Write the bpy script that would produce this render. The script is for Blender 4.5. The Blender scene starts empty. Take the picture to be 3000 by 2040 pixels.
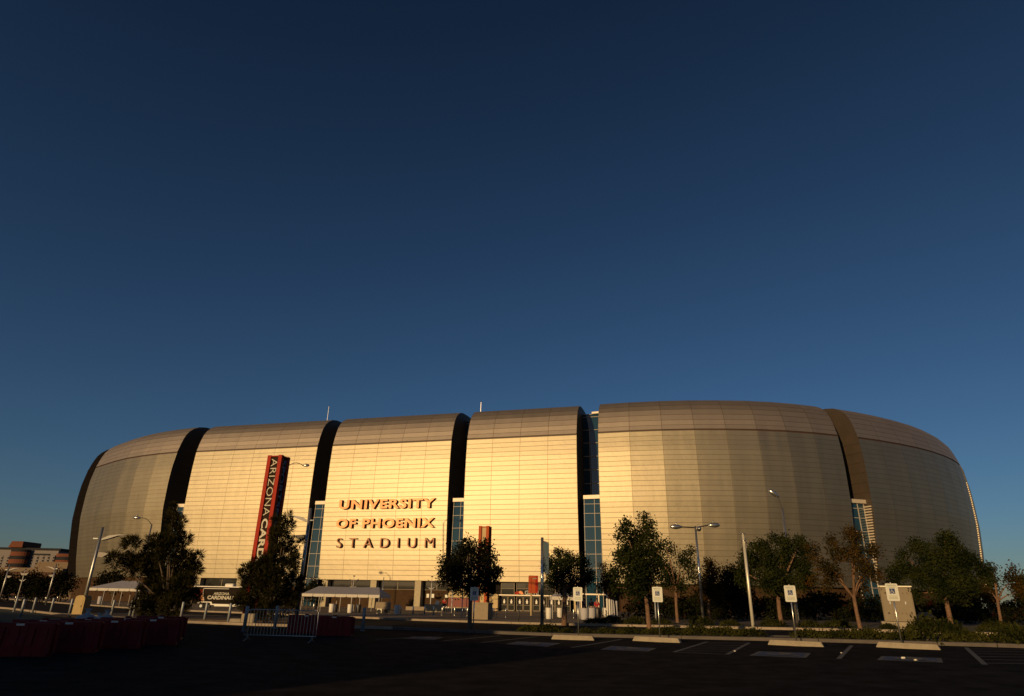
import bpy, math, random
from mathutils import Vector, Matrix
R = random.Random(7)
S = bpy.context.scene
C = S.collection
# ------------------------------------------------------------ camera
F_PX = 1865.0; PITCH = math.atan(742/1865); ROLL = math.atan(.021); H = 1.6
cs, sn = math.cos(ROLL), math.sin(ROLL)
UPV = Vector((0, -math.sin(PITCH), math.cos(PITCH))); FW = Vector((0, math.cos(PITCH), math.sin(PITCH)))
XV = Vector((1, 0, 0))
RIGHT = XV*cs + UPV*sn; UP = -XV*sn + UPV*cs
cam = bpy.data.cameras.new("camera"); co = bpy.data.objects.new("camera", cam); C.objects.link(co); S.camera = co
cam.sensor_width = 36; cam.lens = F_PX/3000*36; cam.clip_start = .1; cam.clip_end = 20000
M = Matrix((( RIGHT.x, UP.x, -FW.x, 0), (RIGHT.y, UP.y, -FW.y, 0), (RIGHT.z, UP.z, -FW.z, H), (0, 0, 0, 1)))
co.matrix_world = M
# ------------------------------------------------------------ light
SUN_AZ = math.radians(33.8); SUN_EL = math.radians(6)     # sun stands behind and to the left of the camera
W = bpy.data.worlds.new("World"); S.world = W; W.use_nodes = True
wn = W.node_tree; bg = wn.nodes['Background']
sky = wn.nodes.new('ShaderNodeTexSky'); sky.sky_type = 'NISHITA'; sky.sun_disc = False
sky.sun_elevation = SUN_EL; sky.sun_rotation = math.pi+SUN_AZ
sky.altitude = 300; sky.air_density = 1.0; sky.dust_density = .5; sky.ozone_density = 4.0
tc = wn.nodes.new('ShaderNodeTexCoord'); sx = wn.nodes.new('ShaderNodeSeparateXYZ'); cr = wn.nodes.new('ShaderNodeMapRange')
wn.links.new(tc.outputs['Generated'], sx.inputs[0]); wn.links.new(sx.outputs[2], cr.inputs['Value'])   # air deepens towards the zenith
cr.inputs['From Min'].default_value = .02; cr.inputs['From Max'].default_value = .85; cr.inputs['To Min'].default_value = 1.36; cr.inputs['To Max'].default_value = .5
vm = wn.nodes.new('ShaderNodeVectorMath'); vm.operation = 'SCALE'; wn.links.new(sky.outputs[0], vm.inputs[0]); wn.links.new(cr.outputs[0], vm.inputs['Scale'])
vt = wn.nodes.new('ShaderNodeVectorMath'); vt.operation = 'MULTIPLY'; vt.inputs[1].default_value = (1.15, 1.02, 1.03)
wn.links.new(vm.outputs[0], vt.inputs[0]); wn.links.new(vt.outputs[0], bg.inputs[0]); bg.inputs[1].default_value = .055
sl = bpy.data.lights.new("sun", 'SUN'); sl.energy = 3.4; sl.angle = math.radians(.5); sl.color = (1, .66, .29)
so = bpy.data.objects.new("sun", sl); C.objects.link(so)
sdir = Vector((-math.sin(SUN_AZ)*math.cos(SUN_EL), -math.cos(SUN_AZ)*math.cos(SUN_EL), math.sin(SUN_EL)))
so.rotation_euler = sdir.to_track_quat('Z', 'Y').to_euler(); so.location = (-30, -50, 40)
S.view_settings.view_transform = 'Standard'; S.view_settings.look = 'None'
S.view_settings.exposure = 0; S.view_settings.gamma = 1
S.cycles.max_bounces = 6

# ------------------------------------------------------------ site helpers
def gz(x):
    t = min(1, max(0, (x+2)/30)); return .45*t*t*(3-2*t)
def ray(px, py):
    u = (px-1500)/F_PX; v = (1020-py)/F_PX
    return RIGHT*u + UP*v + FW
def G(px, py):                                           # where a sight line meets the ground
    z = 0
    for _ in range(30):
        d = ray(px, py); t = (z-H)/d.z; p = d*t; z = gz(p.x)
    return Vector((p.x, p.y, z))
def D(px, py, y):                                        # point of a sight line at distance y
    d = ray(px, py); return d*(y/d.y)+Vector((0, 0, H))
FD = Vector((.96342, -.26798, 0)); FN = Vector((-.26798, -.96342, 0)); F0 = Vector((-62.5, 126.1, 0))
FROT = math.atan2(FD.y, FD.x)
def FP(s, z, out=0): return F0+FD*s+FN*out+Vector((0, 0, z))

# ------------------------------------------------------------ materials
MAT = {}
def mat(name, col, rough=.6, metal=0, emit=None, var=0, vscale=3, bump=0, bscale=20, spec=.5, trans=None):
    m = bpy.data.materials.new(name); m.use_nodes = True; nt = m.node_tree; b = nt.nodes['Principled BSDF']
    b.inputs['Base Color'].default_value = (*col, 1); b.inputs['Roughness'].default_value = rough
    b.inputs['Metallic'].default_value = metal; b.inputs['Specular IOR Level'].default_value = spec
    if emit: b.inputs['Emission Color'].default_value = (*emit[:3], 1); b.inputs['Emission Strength'].default_value = emit[3]
    if var or bump:
        g = nt.nodes.new('ShaderNodeNewGeometry')
    if var:
        n = nt.nodes.new('ShaderNodeTexNoise'); n.inputs['Scale'].default_value = vscale; n.inputs['Detail'].default_value = 6
        n.inputs['Roughness'].default_value = .65
        r = nt.nodes.new('ShaderNodeValToRGB'); r.color_ramp.elements[0].position = .3; r.color_ramp.elements[1].position = .7
        r.color_ramp.elements[0].color = (*[c*(1-var) for c in col], 1); r.color_ramp.elements[1].color = (*[min(1, c*(1+var)) for c in col], 1)
        nt.links.new(g.outputs['Position'], n.inputs['Vector']); nt.links.new(n.outputs['Fac'], r.inputs[0]); nt.links.new(r.outputs[0], b.inputs['Base Color'])
    if bump:
        n2 = nt.nodes.new('ShaderNodeTexNoise'); n2.inputs['Scale'].default_value = bscale; n2.inputs['Detail'].default_value = 4
        bp = nt.nodes.new('ShaderNodeBump'); bp.inputs['Strength'].default_value = bump; bp.inputs['Distance'].default_value = .05
        nt.links.new(g.outputs['Position'], n2.inputs['Vector']); nt.links.new(n2.outputs['Fac'], bp.inputs['Height']); nt.links.new(bp.outputs[0], b.inputs['Normal'])
    MAT[name] = m; return m
def leafmat(name, a, b2, third=None):
    m = bpy.data.materials.new(name); m.use_nodes = True; nt = m.node_tree; b = nt.nodes['Principled BSDF']
    g = nt.nodes.new('ShaderNodeNewGeometry')
    n = nt.nodes.new('ShaderNodeTexNoise'); n.inputs['Scale'].default_value = 1.3; n.inputs['Detail'].default_value = 5
    r = nt.nodes.new('ShaderNodeValToRGB'); e = r.color_ramp.elements
    e[0].position = .36; e[1].position = .62; e[0].color = (*a, 1); e[1].color = (*b2, 1)
    if third:
        x = e.new(.72); x.color = (*third, 1)
    nt.links.new(g.outputs['Position'], n.inputs['Vector']); nt.links.new(n.outputs['Fac'], r.inputs[0]); nt.links.new(r.outputs[0], b.inputs['Base Color'])
    b.inputs['Roughness'].default_value = .8; b.inputs['Specular IOR Level'].default_value = .06
    MAT[name] = m; return m

def panelmat(name, base, metal, rough, seam, grime=.25):
    # real seams and slight tone changes from panel to panel; u counts bays, v counts rows
    m = bpy.data.materials.new(name); m.use_nodes = True; nt = m.node_tree; L = nt.links; b = nt.nodes['Principled BSDF']
    def N(t, **k):
        n = nt.nodes.new(t)
        for a, v in k.items(): setattr(n, a, v)
        return n
    def mth(op, a, b_=None):
        n = N('ShaderNodeMath', operation=op)
        for i, v in enumerate((a, b_)):
            if v is None: continue
            if isinstance(v, (int, float)): n.inputs[i].default_value = v
            else: L.new(v, n.inputs[i])
        return n.outputs[0]
    uv = N('ShaderNodeUVMap'); sp = N('ShaderNodeSeparateXYZ'); L.new(uv.outputs[0], sp.inputs[0])
    u, v = sp.outputs[0], sp.outputs[1]
    def edge(x, w):
        f = mth('FRACT', x); return mth('LESS_THAN', mth('MINIMUM', f, mth('SUBTRACT', 1.0, f)), w)
    s = mth('MAXIMUM', edge(u, .006), edge(v, .036))
    wn_ = N('ShaderNodeTexWhiteNoise', noise_dimensions='2D'); cb = N('ShaderNodeCombineXYZ')
    L.new(mth('FLOOR', u), cb.inputs[0]); L.new(mth('FLOOR', v), cb.inputs[1]); L.new(cb.outputs[0], wn_.inputs['Vector'])
    g = N('ShaderNodeNewGeometry'); mp = N('ShaderNodeMapping'); mp.inputs['Scale'].default_value = (.8, .8, .12)
    nz = N('ShaderNodeTexNoise'); nz.inputs['Scale'].default_value = .8; nz.inputs['Detail'].default_value = 6
    L.new(g.outputs['Position'], mp.inputs[0]); L.new(mp.outputs[0], nz.inputs['Vector'])
    k = mth('ADD', mth('ADD', 1-.5*grime-.03, mth('MULTIPLY', wn_.outputs[0], .06)), mth('MULTIPLY', nz.outputs['Fac'], grime))
    mx = N('ShaderNodeMix', data_type='RGBA'); hs = N('ShaderNodeHueSaturation'); hs.inputs['Color'].default_value = (*base, 1)
    L.new(k, hs.inputs['Value']); L.new(s, mx.inputs['Factor']); L.new(hs.outputs[0], mx.inputs['A']); mx.inputs['B'].default_value = (*seam, 1)
    L.new(mx.outputs['Result'], b.inputs['Base Color'])
    b.inputs['Metallic'].default_value = metal
    L.new(mth('ADD', rough-.03, mth('MULTIPLY', nz.outputs['Fac'], .06)), b.inputs['Roughness'])
    n3 = N('ShaderNodeTexNoise'); n3.inputs['Scale'].default_value = .9; L.new(g.outputs['Position'], n3.inputs['Vector'])
    bp = N('ShaderNodeBump'); bp.inputs['Strength'].default_value = .4; bp.inputs['Distance'].default_value = .035
    L.new(mth('ADD', n3.outputs['Fac'], mth('MULTIPLY', s, -1.0)), bp.inputs['Height']); L.new(bp.outputs[0], b.inputs['Normal'])
    MAT[name] = m; return m

panelmat('wall panels', (.37, .325, .238), .94, .515, (.22, .18, .12), .34)
panelmat('roof panels', (.42, .36, .31), .92, .60, (.17, .13, .09), .15)
mat('groove', (.06, .03, .02), .6)
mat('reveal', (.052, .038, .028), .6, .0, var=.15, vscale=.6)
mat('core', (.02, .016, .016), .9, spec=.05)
mat('glass', (.014, .045, .075), 0, 0, spec=.6)
mat('window glass', (.035, .035, .032), .04, 0, spec=.5)
mat('mullion', (.42, .38, .34), .6, 0, spec=.2)
mat('cap', (.6, .52, .42), .5, .2)
mat('door frame', (.24, .20, .15), .7, 0, spec=.2, var=.15)
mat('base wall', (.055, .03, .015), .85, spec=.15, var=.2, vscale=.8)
mat('block column', (.42, .36, .24), .8, var=.15, vscale=3)
mat('gold wall', (.52, .40, .22), .8, spec=.15, var=.12, vscale=1)
mat('red wall', (.16, .02, .012), .6, var=.2)
mat('letter bronze', (.26, .09, .032), .5, .2)
mat('letter orange', (.56, .22, .09), .45, .3, var=.12, vscale=.5)
mat('letter side', (.10, .035, .02), .6)
mat('asphalt', (.019, .016, .016), .95, spec=.05, var=.75, vscale=1.3, bump=.6, bscale=40)
mat('road asphalt', (.028, .024, .023), .95, spec=.05, var=.3, vscale=.5)
mat('earth', (.09, .06, .04), .9, var=.35, vscale=1)
mat('far earth', (.08, .055, .04), .95, var=.3, vscale=.05)
mat('lawn', (.045, .05, .014), .9, var=.35, vscale=2)
mat('paving', (.17, .125, .10), .8, var=.2, vscale=.6)
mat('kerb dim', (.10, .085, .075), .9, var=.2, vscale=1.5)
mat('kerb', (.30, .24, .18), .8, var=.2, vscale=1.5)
mat('concrete', (.31, .26, .19), .8, var=.15, vscale=5, bump=.3)
mat('paint', (.13, .115, .10), .8, var=.35, vscale=6)
mat('blue paint', (.03, .06, .14), .8, var=.35, vscale=6)
mat('galvanised', (.4, .4, .4), .4, .8, var=.1, vscale=8)
mat('pale pole', (.66, .62, .52), .35, .35)
mat('steel', (.62, .61, .58), .28, .9)
mat('dark metal', (.05, .045, .045), .45, .5)
mat('grey post', (.28, .30, .33), .5, .3)
mat('white plate', (.62, .62, .55), .45)
mat('green ink', (.22, .25, .16), .6)
mat('blue ink', (.02, .05, .16), .5)
mat('white', (.5, .48, .45), .8, spec=.1)
mat('valance', (.62, .58, .52), .85, spec=.1, var=.1, vscale=4)
mat('canvas', (.40, .39, .43), .75, var=.08, vscale=2)
mat('plastic white', (.66, .63, .58), .45, var=.1, vscale=6)
mat('bright plastic', (.85, .8, .65), .4)  # brighter and warmer in tone than the white plastic
mat('red plastic', (.16, .004, .005), .55, spec=.25, var=.2, vscale=2)
mat('sign red', (.34, .022, .008), .6, spec=.15, var=.08)
mat('sign black', (.03, .018, .012), .8, spec=.08)
mat('sign white', (.62, .58, .48), .7, spec=.1)
mat('sign grey', (.16, .20, .26), .6)
mat('sign orange', (.42, .09, .03), .7, spec=.1)
mat('beak orange', (.70, .20, .02), .5)
mat('planter', (.28, .22, .15), .8, var=.12)
mat('trailer black', (.02, .014, .010), .8, spec=.08)
mat('tyre', (.02, .02, .02), .8)
mat('box green', (.24, .20, .145), .85, 0, spec=.1, var=.06)
mat('cabinet yellow', (.36, .25, .09), .6, var=.1)
mat('bag', (.45, .42, .42), .35, bump=.6, bscale=12)
mat('bark', (.17, .095, .055), .9, var=.35, vscale=8, bump=.5)
mat('dark bark', (.10, .07, .05), .9, var=.3, vscale=8)
mat('hotel wall', (.21, .19, .19), .8, spec=.1, var=.08)
mat('hotel orange', (.15, .055, .032), .8, spec=.1, var=.15, vscale=.3)
mat('hotel dark', (.02, .02, .025), .7, spec=.1)
mat('tan wall', (.19, .14, .10), .8, spec=.1, var=.1)
mat('brown wall', (.09, .05, .035), .8, spec=.1, var=.2)
mat('cloth', (.32, .27, .18), .8, bump=.6, bscale=6)
mat('skin', (.35, .18, .11), .6)
mat('hair', (.03, .02, .015), .7)
mat('red shirt', (.45, .02, .03), .8)
mat('dark shirt', (.04, .03, .04), .8)
mat('trousers', (.03, .03, .045), .8)
mat('rock', (.28, .2, .14), .9, var=.2, bump=.6, bscale=6)
mat('flag blue', (.05, .08, .11), .7)
mat('stucco', (.3, .26, .2), .8, spec=.1, var=.1)
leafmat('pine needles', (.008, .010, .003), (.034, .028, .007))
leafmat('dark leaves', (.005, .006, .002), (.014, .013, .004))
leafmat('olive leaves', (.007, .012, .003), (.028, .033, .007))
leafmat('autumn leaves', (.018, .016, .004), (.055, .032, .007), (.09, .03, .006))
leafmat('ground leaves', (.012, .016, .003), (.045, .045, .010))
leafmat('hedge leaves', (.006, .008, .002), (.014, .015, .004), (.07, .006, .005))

# ------------------------------------------------------------ mesh helpers
class MB:
    def __init__(s): s.v = []; s.f = []; s.m = []; s.uv = {}
    def add(s, vs, fs, mi=0):
        o = len(s.v); s.v += [tuple(v) for v in vs]; s.f += [tuple(i+o for i in f) for f in fs]; s.m += [mi]*len(fs); return s
    def box(s, x0, x1, y0, y1, z0, z1, mi=0):
        return s.add([(x0,y0,z0),(x1,y0,z0),(x1,y1,z0),(x0,y1,z0),(x0,y0,z1),(x1,y0,z1),(x1,y1,z1),(x0,y1,z1)],
                     [(0,3,2,1),(4,5,6,7),(0,1,5,4),(1,2,6,5),(2,3,7,6),(3,0,4,7)], mi)
    def bbox(s, x0, x1, y0, y1, z0, z1, b=.02, mi=0):      # box with chamfered vertical and top edges
        o = [(x0+b,y0),(x1-b,y0),(x1,y0+b),(x1,y1-b),(x1-b,y1),(x0+b,y1),(x0,y1-b),(x0,y0+b)]
        i = [(min(max(x,x0+b),x1-b), min(max(y,y0+b),y1-b)) for x,y in o]
        vs = [(x,y,z0) for x,y in o]+[(x,y,z1-b) for x,y in o]+[(x,y,z1) for x,y in i]
        fs = [tuple(range(7,-1,-1)), tuple(range(16,24))]
        for k in range(8):
            n = (k+1)%8; fs += [(k,n,8+n,8+k),(8+k,8+n,16+n,16+k)]
        return s.add(vs, fs, mi)
    def tube(s, pts, rs, n=10, mi=0, cap=True):
        pts = [Vector(p) for p in pts]
        if not isinstance(rs, (list, tuple)): rs = [rs]*len(pts)
        vs = []; fs = []; a = None
        for i, p in enumerate(pts):
            d = (pts[min(i+1, len(pts)-1)]-pts[max(i-1, 0)]).normalized()
            if a is None: a = d.orthogonal().normalized()
            a = (a-d*a.dot(d)).normalized(); b = d.cross(a)
            for k in range(n):
                t = 2*math.pi*k/n; vs.append(p+(a*math.cos(t)+b*math.sin(t))*rs[i])
        for i in range(len(pts)-1):
            for k in range(n):
                j = (k+1)%n; fs.append((i*n+k, i*n+j, (i+1)*n+j, (i+1)*n+k))
        if cap: fs += [tuple(range(n-1,-1,-1)), tuple(range((len(pts)-1)*n, len(pts)*n))]
        return s.add(vs, fs, mi)
    def poly(s, pts, d, mi=0):                             # prism: polygon swept along d
        pts = [Vector(p) for p in pts]; d = Vector(d); n = len(pts)
        return s.add(pts+[p+d for p in pts], [tuple(range(n)), tuple(range(2*n-1, n-1, -1))]+[(i, i+n, (i+1)%n+n, (i+1)%n) for i in range(n)], mi)
    def ball(s, c, r, seg=10, ring=7, mi=0, j=0):
        c = Vector(c); r = Vector(r) if hasattr(r, '__len__') else Vector((r, r, r)); vs = [c+Vector((0,0,r.z))]
        for i in range(1, ring):
            t = math.pi*i/ring
            for k in range(seg):
                p = 2*math.pi*k/seg; q = 1+R.uniform(-j, j)
                vs.append(c+Vector((r.x*math.sin(t)*math.cos(p)*q, r.y*math.sin(t)*math.sin(p)*q, r.z*math.cos(t)*q)))
        vs.append(c-Vector((0,0,r.z))); fs = []
        for k in range(seg): fs.append((0, 1+k, 1+(k+1)%seg)); fs.append((len(vs)-1, len(vs)-1-seg+(k+1)%seg, len(vs)-1-seg+k))
        for i in range(ring-2):
            for k in range(seg): a = 1+i*seg; fs.append((a+k, a+seg+k, a+seg+(k+1)%seg, a+(k+1)%seg))
        return s.add(vs, fs, mi)
    def build(s, name, mats, parent=None, smooth=False, uv=None):
        me = bpy.data.meshes.new(name); me.from_pydata(s.v, [], s.f)
        for m in (mats if isinstance(mats, (list, tuple)) else [mats]): me.materials.append(MAT[m])
        me.polygons.foreach_set('material_index', s.m)
        if smooth: me.polygons.foreach_set('use_smooth', [True]*len(s.f))
        if uv:
            l = me.uv_layers.new(name='UVMap'); fl = [c for q in uv for p in q for c in p]; l.data.foreach_set('uv', fl)
        me.update(); o = bpy.data.objects.new(name, me); C.objects.link(o)
        if parent: o.parent = parent
        return o
def thing(name, label, cat, loc=(0,0,0), rz=0, group=None):
    o = bpy.data.objects.new(name, None); C.objects.link(o); o.location = loc; o.rotation_euler = (0,0,rz)
    o.empty_display_size = .3
    return tag(o, label, cat, group)
def tag(o, label, cat, group=None):
    o['label'] = label; o['category'] = cat
    if group: o['group'] = group
    return o
def kind(o, k='structure'): o['kind'] = k; return o
def dup(r, loc, rz=None, label=None, scale=None):
    c = r.copy(); C.objects.link(c); c.location = loc
    if rz is not None: c.rotation_euler = (0,0,rz)
    if label: c['label'] = label
    if scale: c.scale = scale
    for ch in list(r.children):
        d = ch.copy(); C.objects.link(d); d.parent = c
        for g in list(ch.children):
            e = g.copy(); C.objects.link(e); e.parent = d
    return c
def text(name, body, w, h, depth, m, parent, origin, xd, yd, bold=0, space=1, side=None, fit=True):
    # lettering: fitted into w x h, lower-left corner at origin, running along xd
    cu = bpy.data.curves.new(name, 'FONT'); cu.body = body; cu.size = 1; cu.offset = bold; cu.extrude = .5; cu.space_character = space
    cu.resolution_u = 4
    to = bpy.data.objects.new('tmp', cu); C.objects.link(to)
    bpy.context.view_layer.update()
    me = bpy.data.meshes.new_from_object(to.evaluated_get(bpy.context.evaluated_depsgraph_get())); bpy.data.objects.remove(to)
    xs = [v.co.x for v in me.vertices]; ys = [v.co.y for v in me.vertices]; x0, x1, y0, y1 = min(xs), max(xs), min(ys), max(ys)
    xd = Vector(xd).normalized(); yd = Vector(yd).normalized(); nd = xd.cross(yd)
    sx = w/(x1-x0); sy = h/(y1-y0)
    for v in me.vertices:
        c = v.co.copy(); v.co = Vector(origin)+xd*((c.x-x0)*sx)+yd*((c.y-y0)*sy)+nd*((c.z+.5)*depth)
    me.materials.clear(); me.materials.append(MAT[m])
    if side:
        me.materials.append(MAT[side])
        me.update()
        for p in me.polygons:
            if abs(p.normal.dot(nd)) < .5: p.material_index = 1
    o = bpy.data.objects.new(name, me); C.objects.link(o); o.parent = parent; return o
def letters(o):                                            # one object for every loose letter
    me = o.data; par = list(range(len(me.vertices)))
    def find(a):
        while par[a] != a: par[a] = par[par[a]]; a = par[a]
        return a
    for e in me.edges: par[find(e.vertices[0])] = find(e.vertices[1])
    gr = {}
    for p in me.polygons: gr.setdefault(find(p.vertices[0]), []).append(p)
    for ps in gr.values():
        mp = {}; vs = []; fs = []
        for p in ps:
            for v in p.vertices:
                if v not in mp: mp[v] = len(vs); vs.append(me.vertices[v].co[:])
            fs.append([mp[v] for v in p.vertices])
        m2 = bpy.data.meshes.new('letter'); m2.from_pydata(vs, [], fs)
        for m in me.materials: m2.materials.append(m)
        m2.polygons.foreach_set('material_index', [p.material_index for p in ps]); m2.update()
        c = bpy.data.objects.new('letter', m2); C.objects.link(c); c.parent = o.parent
    bpy.data.objects.remove(o)
def wheelchair(mb, o, xd, yd, s, d, mi):
    # access symbol of height s, lower-left at o
    xd = Vector(xd); yd = Vector(yd); o = Vector(o); nd = xd.cross(yd)*d
    P = lambda x, y: o+xd*x*s+yd*y*s
    def ln(pts, w):
        for (a, b), (c, e) in zip(pts, pts[1:]):
            L = math.hypot(c-a, e-b); nx, ny = -(e-b)/L*w/2, (c-a)/L*w/2
            mb.poly([P(a+nx,b+ny), P(a-nx,b-ny), P(c-nx,e-ny), P(c+nx,e+ny)], nd, mi)
    mb.poly([P(.36+.08*math.cos(t*math.pi/4), .9+.08*math.sin(t*math.pi/4)) for t in range(8)], nd, mi)
    ln([(.36,.8),(.4,.45),(.66,.45),(.8,.12),(.92,.16)], .09); ln([(.38,.64),(.64,.64)], .07)
    ln([(.42+.28*math.cos(a), .3+.28*math.sin(a)) for a in [math.radians(q) for q in range(130, 375, 22)]], .08)

# ------------------------------------------------------------ setting: ground, roads, kerbs
def strip(name, xs, fa, fb, off, m, nsub=1):
    mb = MB(); vs = []; fs = []
    for x in xs:
        for k in range(nsub+1):
            y = fa(x)+(fb(x)-fa(x))*k/nsub; vs.append((x, y, gz(x)+off))
    n = nsub+1
    for i in range(len(xs)-1):
        for k in range(nsub): a = i*n+k; fs.append((a, a+n, a+n+1, a+1))
    return kind(mb.add(vs, fs).build(name, m))
def lin(pts):
    def f(x):
        if x <= pts[0][0]: return pts[0][1]
        for (a, b), (c, d) in zip(pts, pts[1:]):
            if x <= c: return b+(d-b)*(x-a)/(c-a)
        return pts[-1][1]
    return f
K1P = [(-90,98),(-47,65),(-33,51),(-19.7,42),(-14.4,40),(-6.4,39.2),(2.3,34.9),(8.2,32.6),(13.4,29.9),(18.6,26.4),(24,22),(32,14.6),(60,-12)]
K2P = [(-130,170),(-59,94.5),(-39,74),(-15,60.5),(-7.6,55.6),(.4,52.6),(9.6,47.2),(14.9,43.2),(20.4,39.6),(32,31.5),(60,11)]
K1 = lin(K1P); K2 = lin(K2P)
xsg = sorted(set([-6000,-600,-130,-90,-47,-33,-19.7,-14.4,-6.4]+[-2+i for i in range(0,31)]+[30,32,34,36,40,48,60,110,600,6000]+[round(p[0],2) for p in K1P+K2P]))
strip('ground', xsg, lambda x: -400, lambda x: 6000, -.02, 'far earth', 1)
xin = [x for x in xsg if -90 <= x <= 60]
strip('parking_lot', xin, lambda x: -60, K1, 0, 'asphalt')
strip('lawn', [x for x in xin if x <= -19.7], lambda x: K1(x)-9, lambda x: K1(x)-.3, .012, 'lawn')
strip('road', [x for x in xin], lambda x: K1(x)+(3.0 if x > -1 else .3), lambda x: K2(x), .004, 'road asphalt')
strip('planting_bed', [x for x in xin if x >= -1], lambda x: K1(x)+.15, lambda x: K1(x)+2.9, .08, 'earth')
isl = MB(); isl.poly([(-31,46.5,-.1),(-17,44.2,-.1),(-14.5,46,-.1),(-15.5,53,-.1),(-29,56.5,-.1),(-33,52,-.1)], (0,0,.22)); kind(isl.build('planting_island', 'earth'))
def plaza_back(x): return 175
strip('plaza', [x for x in xsg if -130 <= x <= 12], lambda x: K2(x)+.15, plaza_back, .13, 'paving')
strip('planting_strip', [x for x in xsg if 12 <= x <= 110], lambda x: (K2(x)+.15), plaza_back, .13, 'earth')
def kerb(name, pts, f, w=.15, hgt=.15, m='kerb'):
    mb = MB(); n = len(pts)
    fine = []
    for (a, b), (c, d) in zip(pts, pts[1:]):
        st = max(1, int(abs(c-a)/3)); fine += [(a+(c-a)*k/st, b+(d-b)*k/st) for k in range(st)]
    fine.append(pts[-1])
    for i, ((a, b), (c, d)) in enumerate(zip(fine, fine[1:])):
        L = math.hypot(c-a, d-b); nx, ny = -(d-b)/L*w, (c-a)/L*w; g = .012/L
        a2, b2, c2, d2 = a+(c-a)*g, b+(d-b)*g, c-(c-a)*g, d-(d-b)*g; z0, z1 = gz(a2), gz(c2)
        mb.add([(a2,b2,z0-.1),(c2,d2,z1-.1),(c2+nx,d2+ny,z1-.1),(a2+nx,b2+ny,z0-.1),(a2,b2+.0,z0+hgt-.02),(c2,d2,z1+hgt-.02),(c2+nx,d2+ny,z1+hgt),(a2+nx,b2+ny,z0+hgt)],
               [(0,3,2,1),(4,5,6,7),(0,1,5,4),(1,2,6,5),(2,3,7,6),(3,0,4,7)])
    return kind(mb.build(name, m))
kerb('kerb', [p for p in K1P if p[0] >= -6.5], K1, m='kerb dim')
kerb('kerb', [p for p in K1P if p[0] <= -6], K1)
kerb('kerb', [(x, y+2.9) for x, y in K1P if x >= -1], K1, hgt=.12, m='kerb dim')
kerb('kerb', [p for p in K2P], K2, w=.18, hgt=.16)
# painted stalls (paint lying on the asphalt)
def paintquad(name, pts, m, lift=.004):
    g = [G(*p) for p in pts]; mb = MB(); mb.add([(p.x, p.y, gz(p.x)+lift) for p in g], [tuple(range(len(g)))]); return kind(mb.build(name, m))
def stripe(mb, a, b, w=.11, lift=.006):
    a = Vector(a); b = Vector(b); d = (b-a); d.z = 0; d.normalize(); n = Vector((-d.y, d.x, 0))*w/2; k = 6
    for i in range(k):
        p = a.lerp(b, i/k); q = a.lerp(b, (i+1)/k)
        mb.add([(v.x, v.y, gz(v.x)+lift) for v in (p-n, p+n, q+n, q-n)], [(0,1,2,3)])
mb = MB()
for a, b in [((1410,1883),(1575,1866)),((1300,1878),(1465,1863)),((1675,1898),(1820,1874)),((1975,1911),(2071,1881)),((2130,1918),(2195,1884)),((2457,1931),(2495,1892)),((2830,1898),(2886,1948)),((1100,1874),(1290,1864))]:
    stripe(mb, G(*a), G(*b), .14)
for i in range(6):                                      # hatched access aisles
    t = (i+.6)/6
    a = G(1975,1911).lerp(G(2071,1881), t); b = G(2130,1918).lerp(G(2195,1884), min(1, t+.12)); stripe(mb, a, b, .1)
    a = G(2830,1898).lerp(G(2886,1948), t); stripe(mb, a, a+Vector((5.5,-1.2,0)), .1)
stripe(mb, G(1975,1911), G(2130,1918), .1)
kind(mb.build('stall_line', 'paint'))
boxes = [((1480,1887.5),(1517,1880),(1643,1885),(1602,1895)),((1758,1904),(1790,1893),(1923,1900),(1900,1909)),((2195,1921),(2223,1909),(2376,1914),(2362,1928)),((2570,1934),(2582,1923),(2758,1929),(2763,1942)),((1177,1871),(1215,1865),(1300,1868),(1270,1875))]
for i, bx in enumerate(boxes):
    paintquad('stall_border', bx, 'paint', .004)
    g = [G(*p) for p in bx]; c = sum(g, Vector())/4; s = 1.3
    mb = MB(); q = [c+(p-c)*.84 for p in g]; mb.add([(p.x, p.y, gz(p.x)+.008) for p in q], [(0,1,2,3)])
    xd = (g[3]-g[0]); xd.z = 0; xd.normalize(); yd = Vector((-xd.y, xd.x, 0))
    o = kind(mb.build('stall_square', 'blue paint'))
    mb = MB(); o2 = c-xd*s*.4-yd*s*.5; o2.z = gz(c.x)+.03; wheelchair(mb, o2, xd, yd, s, .003, 0); kind(mb.build('access_symbol', 'paint'))

# ------------------------------------------------------------ stadium
SD = thing('stadium', 'huge rounded stadium clad in golden metal panels with dark vertical slots', 'stadium', (0,0,0))
SECT = [
 [(-108,168),(-104,159.5),(-99.6,151.2)],
 [(-94.5,146.0),(-91.1,142.9),(-85.6,138.1),(-81.0,134.5),(-76.3,131.6),(-71.5,129.1),(-66.8,127.1)],
 None, None, None,
 [(14.7,104.2),(19.7,102.7),(24.8,101.5),(29.9,100.7),(34.9,100.3),(39.9,100.2),(44.8,100.6),(49.6,101.5),(54.2,102.8)],
 [(58.1,103.9),(62.7,105.7),(67.5,107.9),(72.1,110.4),(76.3,113.1),(80.4,116.2),(84.5,119.8),(88.3,123.8)],
 [(91.1,127.3),(94.7,132),(97,138),(98,145)],
]
def srange(vals): return [tuple((F0+FD*s)[:2]) for s in vals]
SECT[2] = srange([0, 4.3, 8.9, 13.5, 18.1, 22.7, 27.2])
SECT[3] = srange([30.4, 35.1, 39.8, 44.5, 49.3, 54.05])
SECT[4] = srange([57.0, 61.75, 66.7, 71.6, 76.55])
ZB, ZG = 4.5, 28.0
wallprof = lin([(4.5,-.75),(8,-.38),(12,-.08),(17,.22),(22,.26),(25,.2),(28,0)])
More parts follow.
